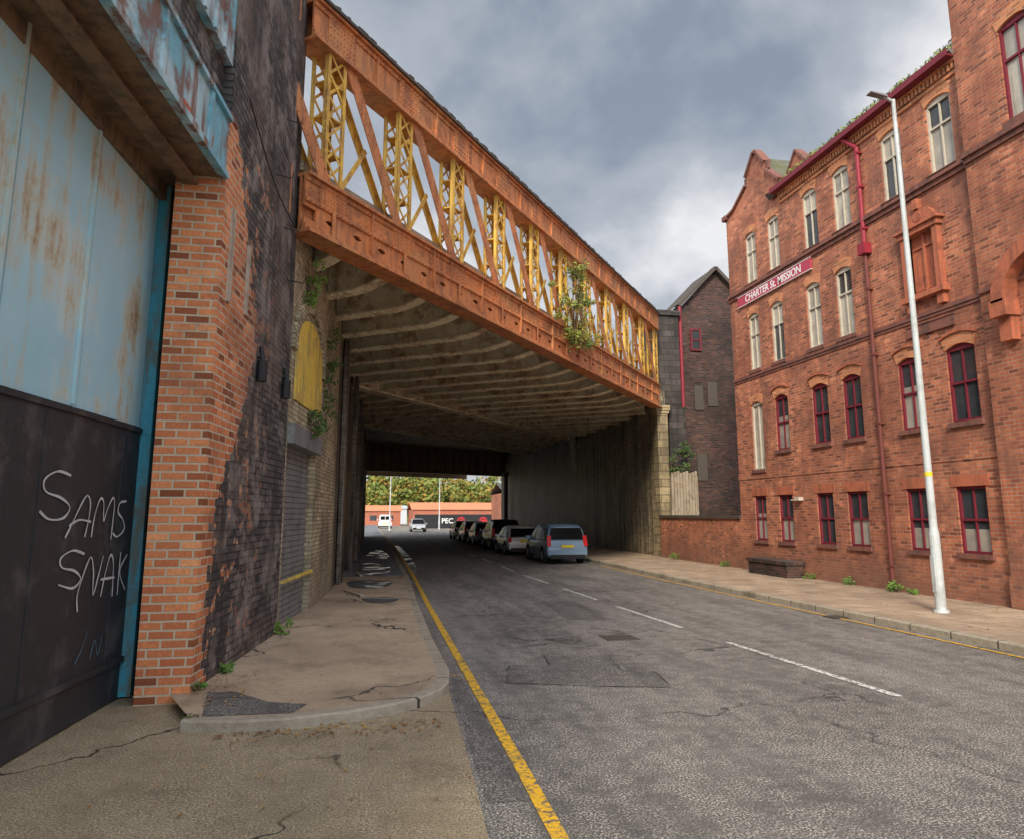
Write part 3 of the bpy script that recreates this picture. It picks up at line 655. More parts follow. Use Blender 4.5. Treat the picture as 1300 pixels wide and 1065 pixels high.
def facade(mb,y0,y1,z0,z1,x,holes,depth=.22):
    hs=[h for h in holes if h[0]>y0 and h[1]<y1 and h[2]>=z0 and h[3]<=z1]
    ys=sorted(set([y0,y1]+[v for h in hs for v in h[:2]])); zs=sorted(set([z0,z1]+[v for h in hs for v in h[2:]]))
    for i in range(len(zs)-1):
        for j in range(len(ys)-1):
            cy=(ys[j]+ys[j+1])/2;cz=(zs[i]+zs[i+1])/2
            if any(h[0]<cy<h[1] and h[2]<cz<h[3] for h in hs): continue
            mb.quad((x,ys[j],zs[i]),(x,ys[j],zs[i+1]),(x,ys[j+1],zs[i+1]),(x,ys[j+1],zs[i]))
    for a,b,c,d in hs:
        X=x+depth
        mb.quad((x,a,c),(X,a,c),(X,a,d),(x,a,d));mb.quad((x,b,c),(x,b,d),(X,b,d),(X,b,c));mb.quad((x,a,d),(X,a,d),(X,b,d),(x,b,d));mb.quad((x,a,c),(x,b,c),(X,b,c),(X,a,c))
facade(mb,13.5,24.95,0,12.45,FX,holes)
mb.quad((FX,24.95,0),(23,24.95,0),(23,24.95,13.0),(FX,24.95,13.0))
mb.quad((FX,24.95,12.45),(FX,21.2,12.45),(FX,21.2,12.9),(FX,22.0,13.6),(FX,22.0,13.9),(FX,22.55,14.55),(FX,22.7,14.55),(FX,23.3,13.9),(FX,23.3,13.6),(FX,24.3,13.1),(FX,24.95,13.0))
mb.quad((FX,21.2,12.45),(FX+6,21.2,12.45),(FX+6,21.2,12.9),(FX,21.2,12.9))
mk('wall',mb,'brick',MI)
mb=MB(); bx=FX-.14; facade(mb,3,13.5,0,15.2,bx,holes,.3); mb.quad((bx,13.5,0),(bx,13.5,15.2),(FX+4,13.5,15.2),(FX+4,13.5,12.0),(FX+.01,13.5,12.0),(FX+.01,13.5,0)); mb.quad((bx,3,0),(23,3,0),(23,3,15.2),(bx,3,15.2)); mb.quad((bx,3,15.2),(23,3,15.2),(23,13.5,15.2),(bx,13.5,15.2))
mk('gabled_bay',mb,'brick',MI)
mb=MB()
def course(z0,z1,p,y0=13.5,y1=24.97,x=FX): mb.box(x-p,x-.0015,y0,y1,z0,z1)
course(9.72,9.84,.06);course(9.84,9.93,.12);course(9.93,9.99,.07)
course(9.72,9.84,.06,3,13.5,bx);course(9.84,9.93,.12,3,13.5,bx);course(9.93,9.99,.07,3,13.5,bx)
course(6.70,6.80,.05);course(6.70,6.80,.05,3,13.5,bx); course(6.62,6.70,.025)
mk('string_course',mb,'stone_red',MI)
mb=MB(); course(.0,.75,.06);course(0,.75,.06,3,13.5,bx); course(3.2,3.42,.02); mk('plinth',mb,'brick',MI)
mb=MB()
for i in range(60):
    yy=13.6+i*.13
    if yy<21.2: mb.box(FX-.09,FX-.001,yy,yy+.065,12.2,12.36)
mb.box(FX-.12,FX-.0015,13.5,21.2,12.36,12.45); mb.box(FX-.05,FX-.0012,13.5,21.2,12.08,12.16); mk('cornice',mb,'brick_trim',MI)
mb=MB(); mb.box(FX-.32,FX-.12,13.5,21.3,12.42,12.46); mb.box(FX-.34,FX-.31,13.5,21.3,12.42,12.58); mb.box(FX-.14,FX-.11,13.5,21.3,12.46,12.58); mk('gutter',mb,'crimson',MI)
mb=MB(); mb.prism([(FX-.26,13.5,12.56),(FX+5.2,13.5,16.9),(FX+5.2,13.5,16.7),(FX-.1,13.5,12.40)],(0,8.2,0))
mb.prism([(FX+5.2,13.5,16.9),(FX+10,13.5,12.6),(FX+9.9,13.5,12.5),(FX+5.2,13.5,16.7)],(0,8.2,0))
mb.quad((FX+.1,22.6,14.4),(FX+8,22.6,14.4),(FX+8,24.9,12.9),(FX+.1,24.9,12.9)); mb.quad((FX+.1,22.6,14.4),(FX+8,22.6,14.4),(FX+8,21.1,12.7),(FX+.1,21.1,12.7))
mk('roof',mb,'slate',MI)
mb=MB()
def leaf(mb,c,s):
    a=Vector((random.gauss(0,1),random.gauss(0,1),random.gauss(0,1))).normalized()*s; b=a.orthogonal().normalized()*s*.6
    c=Vector(c); mb.quad(c-a,c+b,c+a,c-b)
for i in range(2200):
    yy=random.uniform(13.5,21.2); t=abs(random.gauss(0,.12)); leaf(mb,(FX-.25+t*5.4,yy,12.60+t*4.35+random.random()*.09*(1+math.sin(yy*5))),random.uniform(.03,.08))
mk('roof_moss',mb,'moss',MI)
mb=MB()
cp=[(24.98,13.0),(24.3,13.1),(23.32,13.62),(23.32,13.92),(22.7,14.57),(22.52,14.57),(21.98,13.92),(21.98,13.62),(21.15,12.9)]
for a,b in zip(cp,cp[1:]): mb.beam((FX+.06,a[0],a[1]+.04),(FX+.06,b[0],b[1]+.04),.30,.09,(0,0,1) if abs(a[0]-b[0])>.01 else (1,0,0))
mb.box(FX-.12,FX+.25,24.75,25.08,12.95,13.12)
mk('coping',mb,'stone_red',MI)
mb=MB(); mb.box(bx-.1,bx+.3,3,13.56,15.2,15.35); mk('coping',mb,'cap',MI)
mb=MB(); mb.prism([(FX+.35,19.95,12.5),(FX+.35,21.45,12.5),(FX+.35,21.45,12.85),(FX+.35,20.7,13.7),(FX+.35,19.95,12.85)],(2.6,0,0)); mk('rear_gable',mb,'brick',MI)
mb=MB(); mb.beam((FX+.45,21.55,12.82),(FX+.45,20.7,13.76),.30,.08,(0,0,1)); mb.beam((FX+.45,20.7,13.76),(FX+.45,19.85,12.82),.30,.08,(0,0,1)); mk('gable_coping',mb,'stone_red',MI)
mb=MB(); mb.cyl((FX+.3,13.3,12.4),(FX+.3,13.3,16.6),.045,.04,8); mk('vent_pipe',mb,'white',MI)
for a,b,c,d,st in wins:
    x=bx if b<13.5 else FX; dp=.10; h=d-c; X=x+dp
    mb=MB(); fm='crimson'
    if st in('low','ground'):
        zm=c+h*random.choice((.5,.5,.36,.6))
        mb.quad((X,a,zm),(X,b,zm),(X,b,d),(X,a,d),mi=0); mb.quad((X,a,c),(X,b,c),(X,b,zm),(X,a,zm),mi=1); pm=['glass','blind']
        if random.random()<.35: pm=['glass','glass']
    elif st=='door':
        mb.quad((X,a,c),(X,b,c),(X,b,d),(X,a,d)); pm=['board']; fm='creamframe'
    else:
        zm=c+h*.62; mb.quad((X,a,c),(X,b,c),(X,b,zm),(X,a,zm),mi=0);mb.quad((X,a,zm),(X,b,zm),(X,b,d),(X,a,d),mi=1)
        pm=random.choice((['board','blind'],['blind','glass'],['glass','board'],['board','glass'])); fm='creamframe' if st=='up' else 'crimson'
    win=mk('door' if st=='door' else 'window',mb,pm,MI,origin=(x,(a+b)/2,c),label='cream boarded loading door' if st=='door' else None)
    mb=MB(); f=.055
    mb.box(X-.06,X-.003,a,a+f,c,d);mb.box(X-.06,X-.003,b-f,b,c,d);mb.box(X-.06,X-.003,a+f,b-f,c,c+f);mb.box(X-.06,X-.003,a+f,b-f,d-(.06 if st=='ground' else .14),d)
    m=(a+b)/2
    if st!='door':
        zr=c+h*(.5 if st in('low','ground') else .62); mb.box(X-.055,X-.004,a+f,b-f,zr-.025,zr+.025); mb.box(X-.045,X-.005,m-.018,m+.018,c+f,zr-.025); mb.box(X-.045,X-.005,m-.018,m+.018,zr+.025,d-.06)
    else: mb.box(X-.04,X-.005,m-.03,m+.03,c+f,d-.14)
    mk('frame',mb,fm,win)
    mb=MB(); mb.box(x-.07,x+dp-.06,a-.08,b+.08,c-.11,c-.0); mk('sill',mb,'stone_red',win)
    mb=MB()
    if st=='ground':
        mb.box(x-.02,x+.08,a-.12,b+.12,d,d+.26); mk('lintel',mb,'terracotta',win)
    else:
        ns=8; rise=.11; lh=.26; e=.09
        lo=[(a+(b-a)*t/ns, d-rise*( (2*t/ns-1)**2)) for t in range(ns+1)]
        hi=[(a-e+(b-a+2*e)*t/ns, d+lh-rise*((2*t/ns-1)**2)) for t in range(ns,-1,-1)]
        mb.prism([(x-.025,p,q) for p,q in lo+hi],(.12,0,0)); mk('lintel',mb,'brick_trim',win)
        if st=='low':
            mb=MB(); hi2=[(a-e-.04+(b-a+2*e+.08)*t/ns, d+lh+.02-rise*((2*t/ns-1)**2)) for t in range(ns+1)]
            for p,q in zip(hi2,hi2[1:]): mb.beam((x-.03,p[0],p[1]),(x-.03,q[0],q[1]),.08,.04,(0,0,1))
            mk('hood_mould',mb,'terracotta',win)
NB=MB(); a,b,c,d=niche
NB.box(FX+.05,FX+.2,a,b,c,d)
nich=mk('blind_niche',NB,'terracotta',MI,origin=(FX,(a+b)/2,c),label='ornate terracotta blind niche')
mb=MB()
mb.box(FX-.14,FX+.05,a-.16,a,c,d);mb.box(FX-.14,FX+.05,b,b+.16,c,d);mb.box(FX-.2,FX-.001,a-.25,b+.25,c-.14,c-.002);mb.box(FX-.12,FX-.001,a-.15,a+.05,c-.4,c-.14);mb.box(FX-.12,FX-.001,b-.05,b+.15,c-.4,c-.14)
mb.box(FX-.18,FX-.001,a-.22,b+.22,d,d+.14); mb.box(FX-.24,FX-.001,a-.3,b+.3,d+.14,d+.2)
mb.prism([(FX-.1,a-.12,d+.2),(FX-.1,b+.12,d+.2)]+[(FX-.1,(a+b)/2+.55*math.cos(t*math.pi/10),d+.2+.42*math.sin(t*math.pi/10)) for t in range(1,10)],(.098,0,0))
mb.cyl((FX-.12,(a+b)/2,d+.42),(FX-.001,(a+b)/2,d+.42),.13,.16,12)
mb.box(FX-.16,FX-.001,(a+b)/2-.08,(a+b)/2+.08,d+.6,d+.85)
mb.box(FX+.01,FX+.05,a+.08,b-.08,c+.1,c+.16);mb.box(FX+.01,FX+.05,a+.08,b-.08,d-.35,d-.3);mb.box(FX-.01,FX+.05,(a+b)/2-.03,(a+b)/2+.03,c,d)
mk('surround',mb,'terracotta',nich)
mb=MB(); mb.box(FX-.04,FX-.001,14.4,15.95,6.30,6.52); mb.box(FX-.06,FX-.04,14.36,15.99,6.52,6.55);mb.box(FX-.06,FX-.04,14.36,15.99,6.27,6.30); mk('name_plaque',mb,'stone_red',MI)
mb=MB()
for t in range(12):
    q0=t*math.pi/12;q1=(t+1)*math.pi/12
    mb.prism([(bx-.35,11.75+rr*math.cos(q),6.3+rr*math.sin(q)) for rr,q in ((.85,q0),(1.15,q0),(1.15,q1),(.85,q1))],(.349,0,0))
mb.box(bx-.35,bx-.001,12.55,12.95,6.0,6.35); mb.box(bx-.2,bx-.001,12.6,12.9,5.5,6.0); mb.box(bx-.35,bx-.001,10.55,10.95,6.0,6.35)
mk('entrance_hood',mb,'terracotta',MI)
mb=MB(); mb.cyl((FX-.09,17.15,.12),(FX-.09,17.15,8.9),.05,.05,10)
z=.7
while z<8.8: mb.box(FX-.14,FX-.001,17.07,17.23,z,z+.05); z+=1.8
mk('drainpipe',mb,'pipe_dark',MI)
mb=MB(); mb.cyl((FX-.09,17.15,9.15),(FX-.09,17.15,12.0),.06,.06,10); mb.cyl((FX-.09,17.15,12.0),(FX-.22,17.55,12.42),.06,.06,10); mb.box(FX-.22,FX-.001,17.0,17.3,8.9,9.2)
for z in (9.6,10.8,11.8): mb.box(FX-.15,FX-.001,17.06,17.24,z,z+.05)
mk('drainpipe',mb,'redpipe',MI,label='crimson drainpipe with hopper head')
mb=MB(); mb.box(FX-.16,FX-.001,21.0,21.25,2.42,2.52); mb.cyl((FX-.05,21.25,2.44),(FX-.05,21.6,2.44),.02,.02,8); mk('wall_light',mb,'creamframe',MI)
SG=empty('mission_sign',(FX-.05,21.95,9.5),'crimson board with white mission lettering on brick wall','sign')
mb=MB(); mb.box(FX-.07,FX-.012,19.7,24.25,9.34,9.70); mk('board',mb,'signred',SG)
mb=MB()
for z in (9.325,9.70): mb.box(FX-.08,FX-.012,19.68,24.27,z,z+.018)
mk('edge_trim',mb,'white',SG)
text('lettering','CHARTER St. MISSION',.36,'white',SG,frame((FX-.073,21.95,9.515),(0,-1,0),(0,0,1)),.003,.006)
mb=MB(); mb.box(13.15,13.45,24.96,32.48,0,1.85)
LW=empty('boundary_wall',(13.3,29,0),'low red brick boundary wall with dark coping','wall'); mk('wall',mb,'brick',LW)
mb=MB(); mb.box(13.08,13.52,24.96,32.48,1.85,1.97); mk('coping',mb,'cap',LW)
mb=MB(); mb.box(12.45,13.0,21.0,23.3,.12,.55); mb.box(12.4,13.04,20.95,23.35,.5,.6)
mk('stone_trough',mb,'darkbrick',label='low dark stone trough beside the brick wall',cat='trough',origin=(12.7,22,.12))
FE=MB()
for i in range(9): x=13.5+i*.14; FE.box(x,x+.12,31.9,31.93,1.6,3.85+.04*(i%3))
FE.box(13.5,14.75,31.93,31.98,2.2,2.3);FE.box(13.5,14.75,31.93,31.98,3.4,3.5)
for x in (13.5,14.7): FE.box(x,x+.1,31.95,32.05,0,3.7)
mk('timber_fence',FE,'fence',label='weathered vertical board fence behind the low wall',cat='fence',origin=(14.1,31.95,0))
DB=empty('brick_warehouse',(16.5,36,0),'soot-blackened brick building with slate roof and crimson pipe','building')
mb=MB(); mb.quad((15.1,33.9,0),(19,33.9,0),(19,33.9,12.0),(17.0,33.9,14.1),(15.1,33.9,12.1)); mb.quad((15.1,33.9,0),(15.1,33.9,12.1),(15.1,36.3,12.1),(15.1,36.3,0)); mb.box(15.02,15.45,33.8,34.5,0,12.2); mk('wall',mb,'darkbrick',DB)
mb=MB(); mb.beam((14.95,33.8,12.15),(17.0,33.8,14.25),.5,.16,(0,0,1)); mb.beam((17.0,33.8,14.25),(19.1,33.8,12.1),.5,.16,(0,0,1)); mb.quad((14.95,33.8,12.2),(17,33.8,14.3),(17,36.3,14.3),(14.95,36.3,12.2)); mk('roof',mb,'cap',DB)
mb=MB(); mb.quad((15.65,33.84,10.0),(16.1,33.84,10.0),(16.1,33.84,11.0),(15.65,33.84,11.0)); wn=mk('window',mb,'glass',DB)
mb=MB(); mb.box(15.6,15.67,33.8,33.9,9.95,11.05);mb.box(16.08,16.15,33.8,33.9,9.95,11.05);mb.box(15.67,16.08,33.8,33.9,9.95,10.02);mb.box(15.67,16.08,33.8,33.9,10.98,11.05);mb.box(15.67,16.08,33.81,33.88,10.48,10.53); mk('frame',mb,'crimson',wn)
for x0,x1,z0,z1 in ((15.7,16.2,3.6,4.9),(16.4,16.9,7.2,8.4),(15.7,16.15,7.0,8.2)):
    mb=MB(); mb.box(x0,x1,33.85,33.895,z0,z1); mk('blocked_window',mb,'cap',DB)
mb=MB(); mb.cyl((15.0,33.66,.5),(15.0,33.66,12.1),.085,.085,8); mk('drainpipe',mb,'redpipe',DB)
# ------------------------------------------------------------------ lamp posts
def lamppost(x,y,h,label,sd=-1,group='street lamps along the road'):
    o=empty('street_lamp',(x,y,.12),label,'street lamp',group)
    mb=MB(); mb.cyl((x,y,.12),(x,y,1.6),.10,.097,16);mb.cyl((x,y,1.6),(x,y,1.75),.097,.075,16);mb.cyl((x,y,1.75),(x,y,h),.075,.042,16); mb.cyl((x,y,.12),(x,y,.17),.15,.14,16)
    mk('pole',mb,'lamp',o)
    mb=MB(); mb.box(x-.105,x-.085,y-.05,y+.05,.5,1.2); mk('access_door',mb,'lamp',o)
    mb=MB(); mb.cyl((x,y,h-.05),(x+sd*.25,y-.03,h+.03),.035,.03,8); mk('bracket_arm',mb,'lamp',o)
    mb=MB(); cxx=x+sd*.2
    mb.hexa([(cxx,y-.10,h+.0),(cxx+sd*.42,y-.12,h+.06),(cxx+sd*.42,y+.06,h+.06),(cxx,y+.04,h+.0),(cxx,y-.08,h+.07),(cxx+sd*.40,y-.09,h+.10),(cxx+sd*.40,y+.03,h+.10),(cxx,y+.02,h+.07)]); mk('lantern',mb,'lampdark',o)
    return o
LP=lamppost(11.1,13.25,10.95,'tall pale grey steel street lamp on the footway')
mb=MB(); mb.cyl((11.1,13.25,2.75),(11.1,13.25,2.84),.0745,.074,16); mk('sticker_band',mb,'plate',LP)
lamppost(3.0,92,8,'slim grey street lamp beyond the bridges'); lamppost(9.5,98,8,'slim grey street lamp beyond the bridges')
# ------------------------------------------------------------------ cars
def build_car(name,label,cat,paintm,L_,Wd,H,style):
    o=empty(name,(0,0,0),label,cat,'cars parked along the kerb'); hw=Wd/2
    belt=H*.58
    if style=='mpv': st=[(0,.38,.62,.60,.93),(.04,.30,belt*.8,.80,.98),(.12,.27,belt,belt+.03,1),(.30,.25,belt,H*.93,1),(.55,.25,belt,H*.99,1),(1.6,.24,belt,H,1),(2.5,.24,belt-.03,H*.97,1),(3.0,.24,belt-.05,H*.87,1),(3.75,.25,belt-.07,belt-.02,.99),(L_-.35,.28,belt*.8,belt*.84,.93),(L_-.08,.32,belt*.6,belt*.68,.84),(L_,.38,belt*.5,belt*.55,.76)]
    elif style=='van': st=[(0,.4,1.0,H*.5,.97),(.03,.3,1.1,H*.9,1),(.1,.3,1.1,H*.98,1),(.4,.28,1.1,H,1),(3.2,.28,1.1,H,1),(3.7,.28,1.1,H*.93,1),(4.3,.28,1.05,1.2,.98),(L_-.1,.3,.8,.95,.9),(L_,.4,.6,.7,.85)]
    else: st=[(0,.38,.58,.56,.92),(.05,.30,belt*.85,.78,.98),(.14,.27,belt,belt+.03,1),(.55,.25,belt,H*.93,1),(.85,.25,belt,H*.99,1),(1.6,.24,belt,H,1),(2.2,.24,belt-.02,H*.96,1),(3.1,.25,belt-.05,belt,.99),(L_-.35,.28,belt*.82,belt*.88,.93),(L_-.08,.32,belt*.6,belt*.68,.84),(L_,.38,belt*.5,belt*.55,.76)]
    mb=MB(); rings=[]
    for (y,zb,zl,zt,wf) in st:
        w=hw*wf; wr=w*(.78 if zt>zl+.15 else .93); zt=max(zt,zl+.02)
        ring=[(w*.90,zb),(w*.985,zb+.12),(w,(zb+zl)/2),(w*.985,zl-.05),(w*.955,zl),(wr+(w*.955-wr)*.12,zl+(zt-zl)*.86),(wr*.92,zl+(zt-zl)*.97),(wr*.6,zt),(0,zt+.012)]
        rings.append([(x,y,z) for x,z in ring]+[(-x,y,z) for x,z in ring[-2::-1]])
    n=len(rings[0])
    for r_ in rings: mb.v+=r_
    for i in range(len(rings)-1):
        for j in range(n-1): mb.f.append((i*n+j,i*n+j+1,(i+1)*n+j+1,(i+1)*n+j)); mb.mi.append(0)
        mb.f.append((i*n+n-1,i*n,(i+1)*n,(i+1)*n+n-1)); mb.mi.append(0)
    mb.f.append(tuple(range(n))[::-1]);mb.mi.append(0);mb.f.append(tuple(range((len(rings)-1)*n,len(rings)*n)));mb.mi.append(0)
    body=mk('body',mb,paintm,o,smooth=True,local=True)
    md=body.modifiers.new('b','BEVEL'); md.width=.025; md.segments=2; md.limit_method='ANGLE'
    def at(y):
        for a,b in zip(st,st[1:]):
            if a[0]<=y<=b[0]:
                t=(y-a[0])/(b[0]-a[0]); return [a[i]+(b[i]-a[i])*t for i in range(5)]
    if style=='van':
        mb=MB(); mb.box(-hw*.68,-.04,-.02,.02,1.25,1.75); mb.box(.04,hw*.68,-.02,.02,1.25,1.75)
    else:
        ya,yb=st[2][0],st[3][0]; za,zb_=st[2][3],st[3][3]
        def lerp(t): return (ya+(yb-ya)*t, za+(zb_-za)*t)
        (y0,z0),(y1,z1)=lerp(.06),lerp(.92)
        mb=MB(); mb.prism([(-hw*.86,y0-.03,z0),(hw*.86,y0-.03,z0),(hw*.72,y1-.03,z1),(-hw*.72,y1-.03,z1)],(0,-.05,.01))
    mk('rear_window',mb,'carglass',o,local=True)
    yr=[s for s in st if s[3]>s[2]+.25]
    for sd in (-1,1):
        pan=[(yr[0][0]+.12,yr[0][0]+1.0),(yr[0][0]+1.08,yr[0][0]+1.95),(yr[0][0]+2.03,yr[-1][0]+.35 if style!='van' else yr[-1][0])]
        if style=='van': pan=[(3.0,3.8)]
        for pa,pb in pan:
            if pb<=pa+.1: continue
            low=[];up=[]
            for y_ in (pa,pb):
                a_=at(y_); w=hw*a_[4]; wr=w*.78; zl=a_[2];zt=a_[3]
                low.append((sd*(w*.955+.016),y_,zl+.03)); up.append((sd*(wr+(w*.955-wr)*.18+.02),y_,max(zl+.05,zl+(zt-zl)*.80)))
            mb=MB(); mb.prism([low[0],low[1],up[1],up[0]],(sd*-.02,0,0)); mk('side_window',mb,'carglass',o,local=True)
    yf0=[s for s in st if s[3]<=s[2]+.1 and s[0]>2][0]; yf1=[s for s in st if s[3]>s[2]+.25][-1]
    mb=MB(); mb.prism([(-hw*.84,yf0[0]-.04,yf0[3]+.06),(hw*.84,yf0[0]-.04,yf0[3]+.06),(hw*.70,yf1[0]+.08,yf1[3]-.02),(-hw*.70,yf1[0]+.08,yf1[3]-.02)],(0,.03,.03)); mk('windscreen',mb,'carglass',o,local=True)
    for sd in (-1,1):
        mb=MB(); zt0=belt*.78 if style!='van' else .95; zt1=belt+(.22 if style=='mpv' else .03) if style!='van' else 1.5
        x0,x1=sorted((sd*hw*.985,sd*hw*(.80 if style!='van' else .86)))
        mb.hexa([(x0,-.04,zt0),(x1,-.04,zt0),(x1,.22,zt0),(x0,.22,zt0),(x0*.97,.07,zt1),(x1*.97,.07,zt1),(x1*.97,.25,zt1),(x0*.97,.25,zt1)]); mk('tail_light',mb,'tail',o,local=True)
        mb=MB(); x0,x1=sorted((sd*hw*.80,sd*hw*.45)); mb.box(x0,x1,L_-.14,L_-.02,belt*.58,belt*.74); mk('headlight',mb,'head',o,local=True)
        mb=MB(); mb.box(*sorted((sd*(hw-.02),sd*(hw+.17))),yf1[0]+.2,yf1[0]+.32,belt+.0,belt+.15); mk('wing_mirror',mb,paintm,o,local=True)
        for yw in (.86,L_-.92):
            mb=MB(); mb.cyl((sd*(hw-.20),yw,.32),(sd*(hw+.012),yw,.32),.32,.32,22); mb.cyl((sd*(hw-.06),yw,.34),(sd*(hw+.006),yw,.34),.37,.37,22) ; wh=mk('wheel',mb,'tyre',o,local=True)
            mb=MB(); mb.cyl((sd*(hw-.02),yw,.32),(sd*(hw+.022),yw,.32),.2,.18,12); mk('rim',mb,'rim',wh,local=True)
    mb=MB(); mb.box(-.26,.26,-.05,.02,.66,.77); mk('number_plate',mb,'plate',o,local=True)
    mb=MB(); mb.box(-hw*.94,hw*.94,-.06,.2,.36,.56); mk('bumper',mb,paintm,o,local=True)
    mb=MB(); mb.box(-hw*.84,hw*.84,-.065,.2,.22,.38); mk('lower_valance',mb,'black',o,local=True)
    mb=MB(); mb.box(-.26,.26,L_+.0,L_+.04,.40,.51); mk('front_plate',mb,'plategrey',o,local=True)
    return o
c=build_car('parked_car','steel blue people carrier parked beside the kerb','car','car_blue',4.6,1.74,1.60,'mpv'); c.location=(8.2,30.3,0)
c=build_car('parked_car','cream white hatchback parked behind the people carrier','car','car_white',4.0,1.68,1.45,'hatch'); c.location=(7.8,36.8,0); c.rotation_euler[2]=.02
c=build_car('parked_car','black off-road car with yellow number plate under the bridge','car','car_black',4.3,1.78,1.72,'mpv'); c.location=(8.0,42.6,0)
c=build_car('parked_car','dark grey hatchback parked under the bridge','car','car_grey',4.1,1.72,1.5,'hatch'); c.location=(7.9,48.8,0)
c=build_car('parked_car','dark navy estate car parked under the bridge','car','car_navy',4.3,1.74,1.52,'mpv'); c.location=(8.0,54.8,0)
c=build_car('parked_car','white hatchback parked at the far end of the bridge','car','car_white',4.1,1.72,1.5,'hatch'); c.location=(8.0,61,0)
c=build_car('parked_car','silver hatchback coming along the open road','car','car_silver',4.1,1.76,1.5,'hatch'); c.location=(6.2,92,0); c.rotation_euler[2]=math.pi; c['group']='cars on the open road'
c=build_car('parked_van','white delivery van standing beyond the bridges','van','car_white',5.2,1.95,1.95,'van'); c.location=(3.0,112,0); del c['group']
# ------------------------------------------------------------------ far background
HO=empty('site_hoarding',(12,105,0),'black hoarding with white letters and red round logos','hoarding')
mb=MB(); mb.box(6.8,17.5,105,105.1,.1,2.0); mk('panel',mb,'hoard',HO)
text('lettering','PEC',.95,'white',HO,frame((11.3,104.98,1.1),(1,0,0),(0,0,1)),.01,.01)
for x in (13.2,16.3):
    mb=MB()
    for i in range(14):
        q0=i*2*math.pi/14;q1=(i+.7)*2*math.pi/14
        mb.prism([(x+rr*math.cos(q),104.97,1.1+rr*math.sin(q)) for rr,q in ((.34,q0),(.58,q0),(.58,q1),(.34,q1))],(0,.025,0))
    mb.cyl((x,104.96,1.1),(x,104.995,1.1),.22,.22,16); mk('round_logo',mb,'redlogo',HO)
def shed(name,x0,x1,y0,y1,h,rh,wm,rm,label):
    o=empty(name,((x0+x1)/2,(y0+y1)/2,0),label,'building'); mb=MB(); mb.box(x0,x1,y0,y1,0,h); mk('wall',mb,wm,o)
    mb=MB(); ym=(y0+y1)/2; mb.quad((x0-.3,y0-.3,h),(x1+.3,y0-.3,h),(x1+.3,ym,h+rh),(x0-.3,ym,h+rh)); mb.quad((x0-.3,ym,h+rh),(x1+.3,ym,h+rh),(x1+.3,y1,h),(x0-.3,y1,h)); mk('roof',mb,rm,o)
    x=x0+1
    while x<x1-2:
        mb=MB(); mb.box(x,x+1.2,y0-.03,y0,h*.35,h*.7); mk('window',mb,'glass',o); x+=3
shed('brick_warehouse',8,30,128,142,2.8,1.3,'whwall','whroof','long red brick warehouse with orange roof')
shed('brick_warehouse',-6,6.5,140,150,2.6,1.1,'whwall','whroof','low red brick shed beyond the road')
shed('industrial_shed',-2,9,165,180,3.2,.8,'greyroof','greyroof','pale grey clad industrial shed')
shed('brick_warehouse',19.3,40,104,116,5.0,1.5,'brick','slate','red brick building beside the junction')
w=MB()
for i in range(140):
    x=random.uniform(-30,65); yv=random.uniform(190,240); h=random.uniform(11.2,13.6)+(yv-190)*.05+.8*math.sin(x*.12); r=random.uniform(2.5,4.5)
    for kx in range(7):
        cxx=x+random.gauss(0,r*.6);cy=yv+random.gauss(0,r*.5);cz=h-r-kx*1.1+random.gauss(0,r*.4); rr=r*random.uniform(.4,.7)
        for j in range(50):
            v=Vector((random.gauss(0,1),random.gauss(0,1),random.gauss(0,1))).normalized()*rr*random.uniform(.6,1.05)
            leaf(w,(cxx+v.x,cy+v.y,max(.5,cz+v.z*.85)),random.uniform(.4,.8))
mk('far_woodland',w,'wood',kind='stuff')
hl=MB(); hl.quad((-200,185,-.5),(200,185,-.5),(200,260,10),(-200,260,10)); hl.quad((-200,260,10),(200,260,10),(200,400,-1),(-200,400,-1)); mk('hills',hl,'moss',kind='structure')
def plant(name,label,base,clumps,mat,ls,n,cat='plant',group=None):
    o=empty(name,base,label,cat,group); mb=MB(); tw=MB(); b=Vector(base)
    for (dx,dy,dz,r) in clumps:
        c=b+Vector((dx,dy,dz))
        m=b+(c-b)*.5+Vector((random.gauss(0,.05),random.gauss(0,.05),.05)); tw.cyl(b,m,.012,.009,5); tw.cyl(m,c,.009,.004,5)
        for j in range(n):
            v=Vector((random.gauss(0,1),random.gauss(0,1),random.gauss(0,1))).normalized()*r*random.random()**.5
            leaf(mb,c+v,ls*random.uniform(.6,1.3))
    mk('stem',tw,'twig',o); mk('foliage',mb,mat,o)
bs_=B(12.6,.1,7.5)
cl=[]
for i in range(50):
    h=random.uniform(-.1,2.7); sp=1.0*(1-abs(h-.7)/3.0)+.12; e=random.gauss(0,sp*.8); f=random.uniform(0,.45)
    cl.append((E.x*e+N.x*f,E.y*e+N.y*f,h,random.uniform(.12,.30)))
plant('buddleia_bush','straggly green buddleia growing out of the bridge girder',bs_,cl,'buddleia',.065,34,'bush')
plant('wall_fern','dark green plant hanging from the shutter lintel',(wallx(14.9)+.05,14.9,3.7),[(random.uniform(0,.25),random.uniform(-.9,.9),random.uniform(-.2,.25),.12) for i in range(10)],'ivy',.05,26)
plant('wall_fern','small green plant growing high on the abutment brickwork',(wallx(14.2)+.02,14.2,6.2),[(random.uniform(0,.2),random.uniform(-.5,.5),random.uniform(-.3,.4),.14) for i in range(9)],'leafgreen',.045,26)
plant('wall_fern','trailing ivy on the pale abutment brickwork',(wallx(17)+.02,17,5.0),[(random.uniform(0,.2),random.uniform(-.4,.4),random.uniform(-1.0,1.2),.16) for i in range(12)],'ivy',.05,26)
plant('wall_ivy','dark ivy hanging over the abutment corner',(13.7,32.4,4.2),[(random.uniform(0,1.0),random.uniform(-.3,.1),random.uniform(-1.0,1.1),.22) for i in range(16)],'ivy',.07,36)
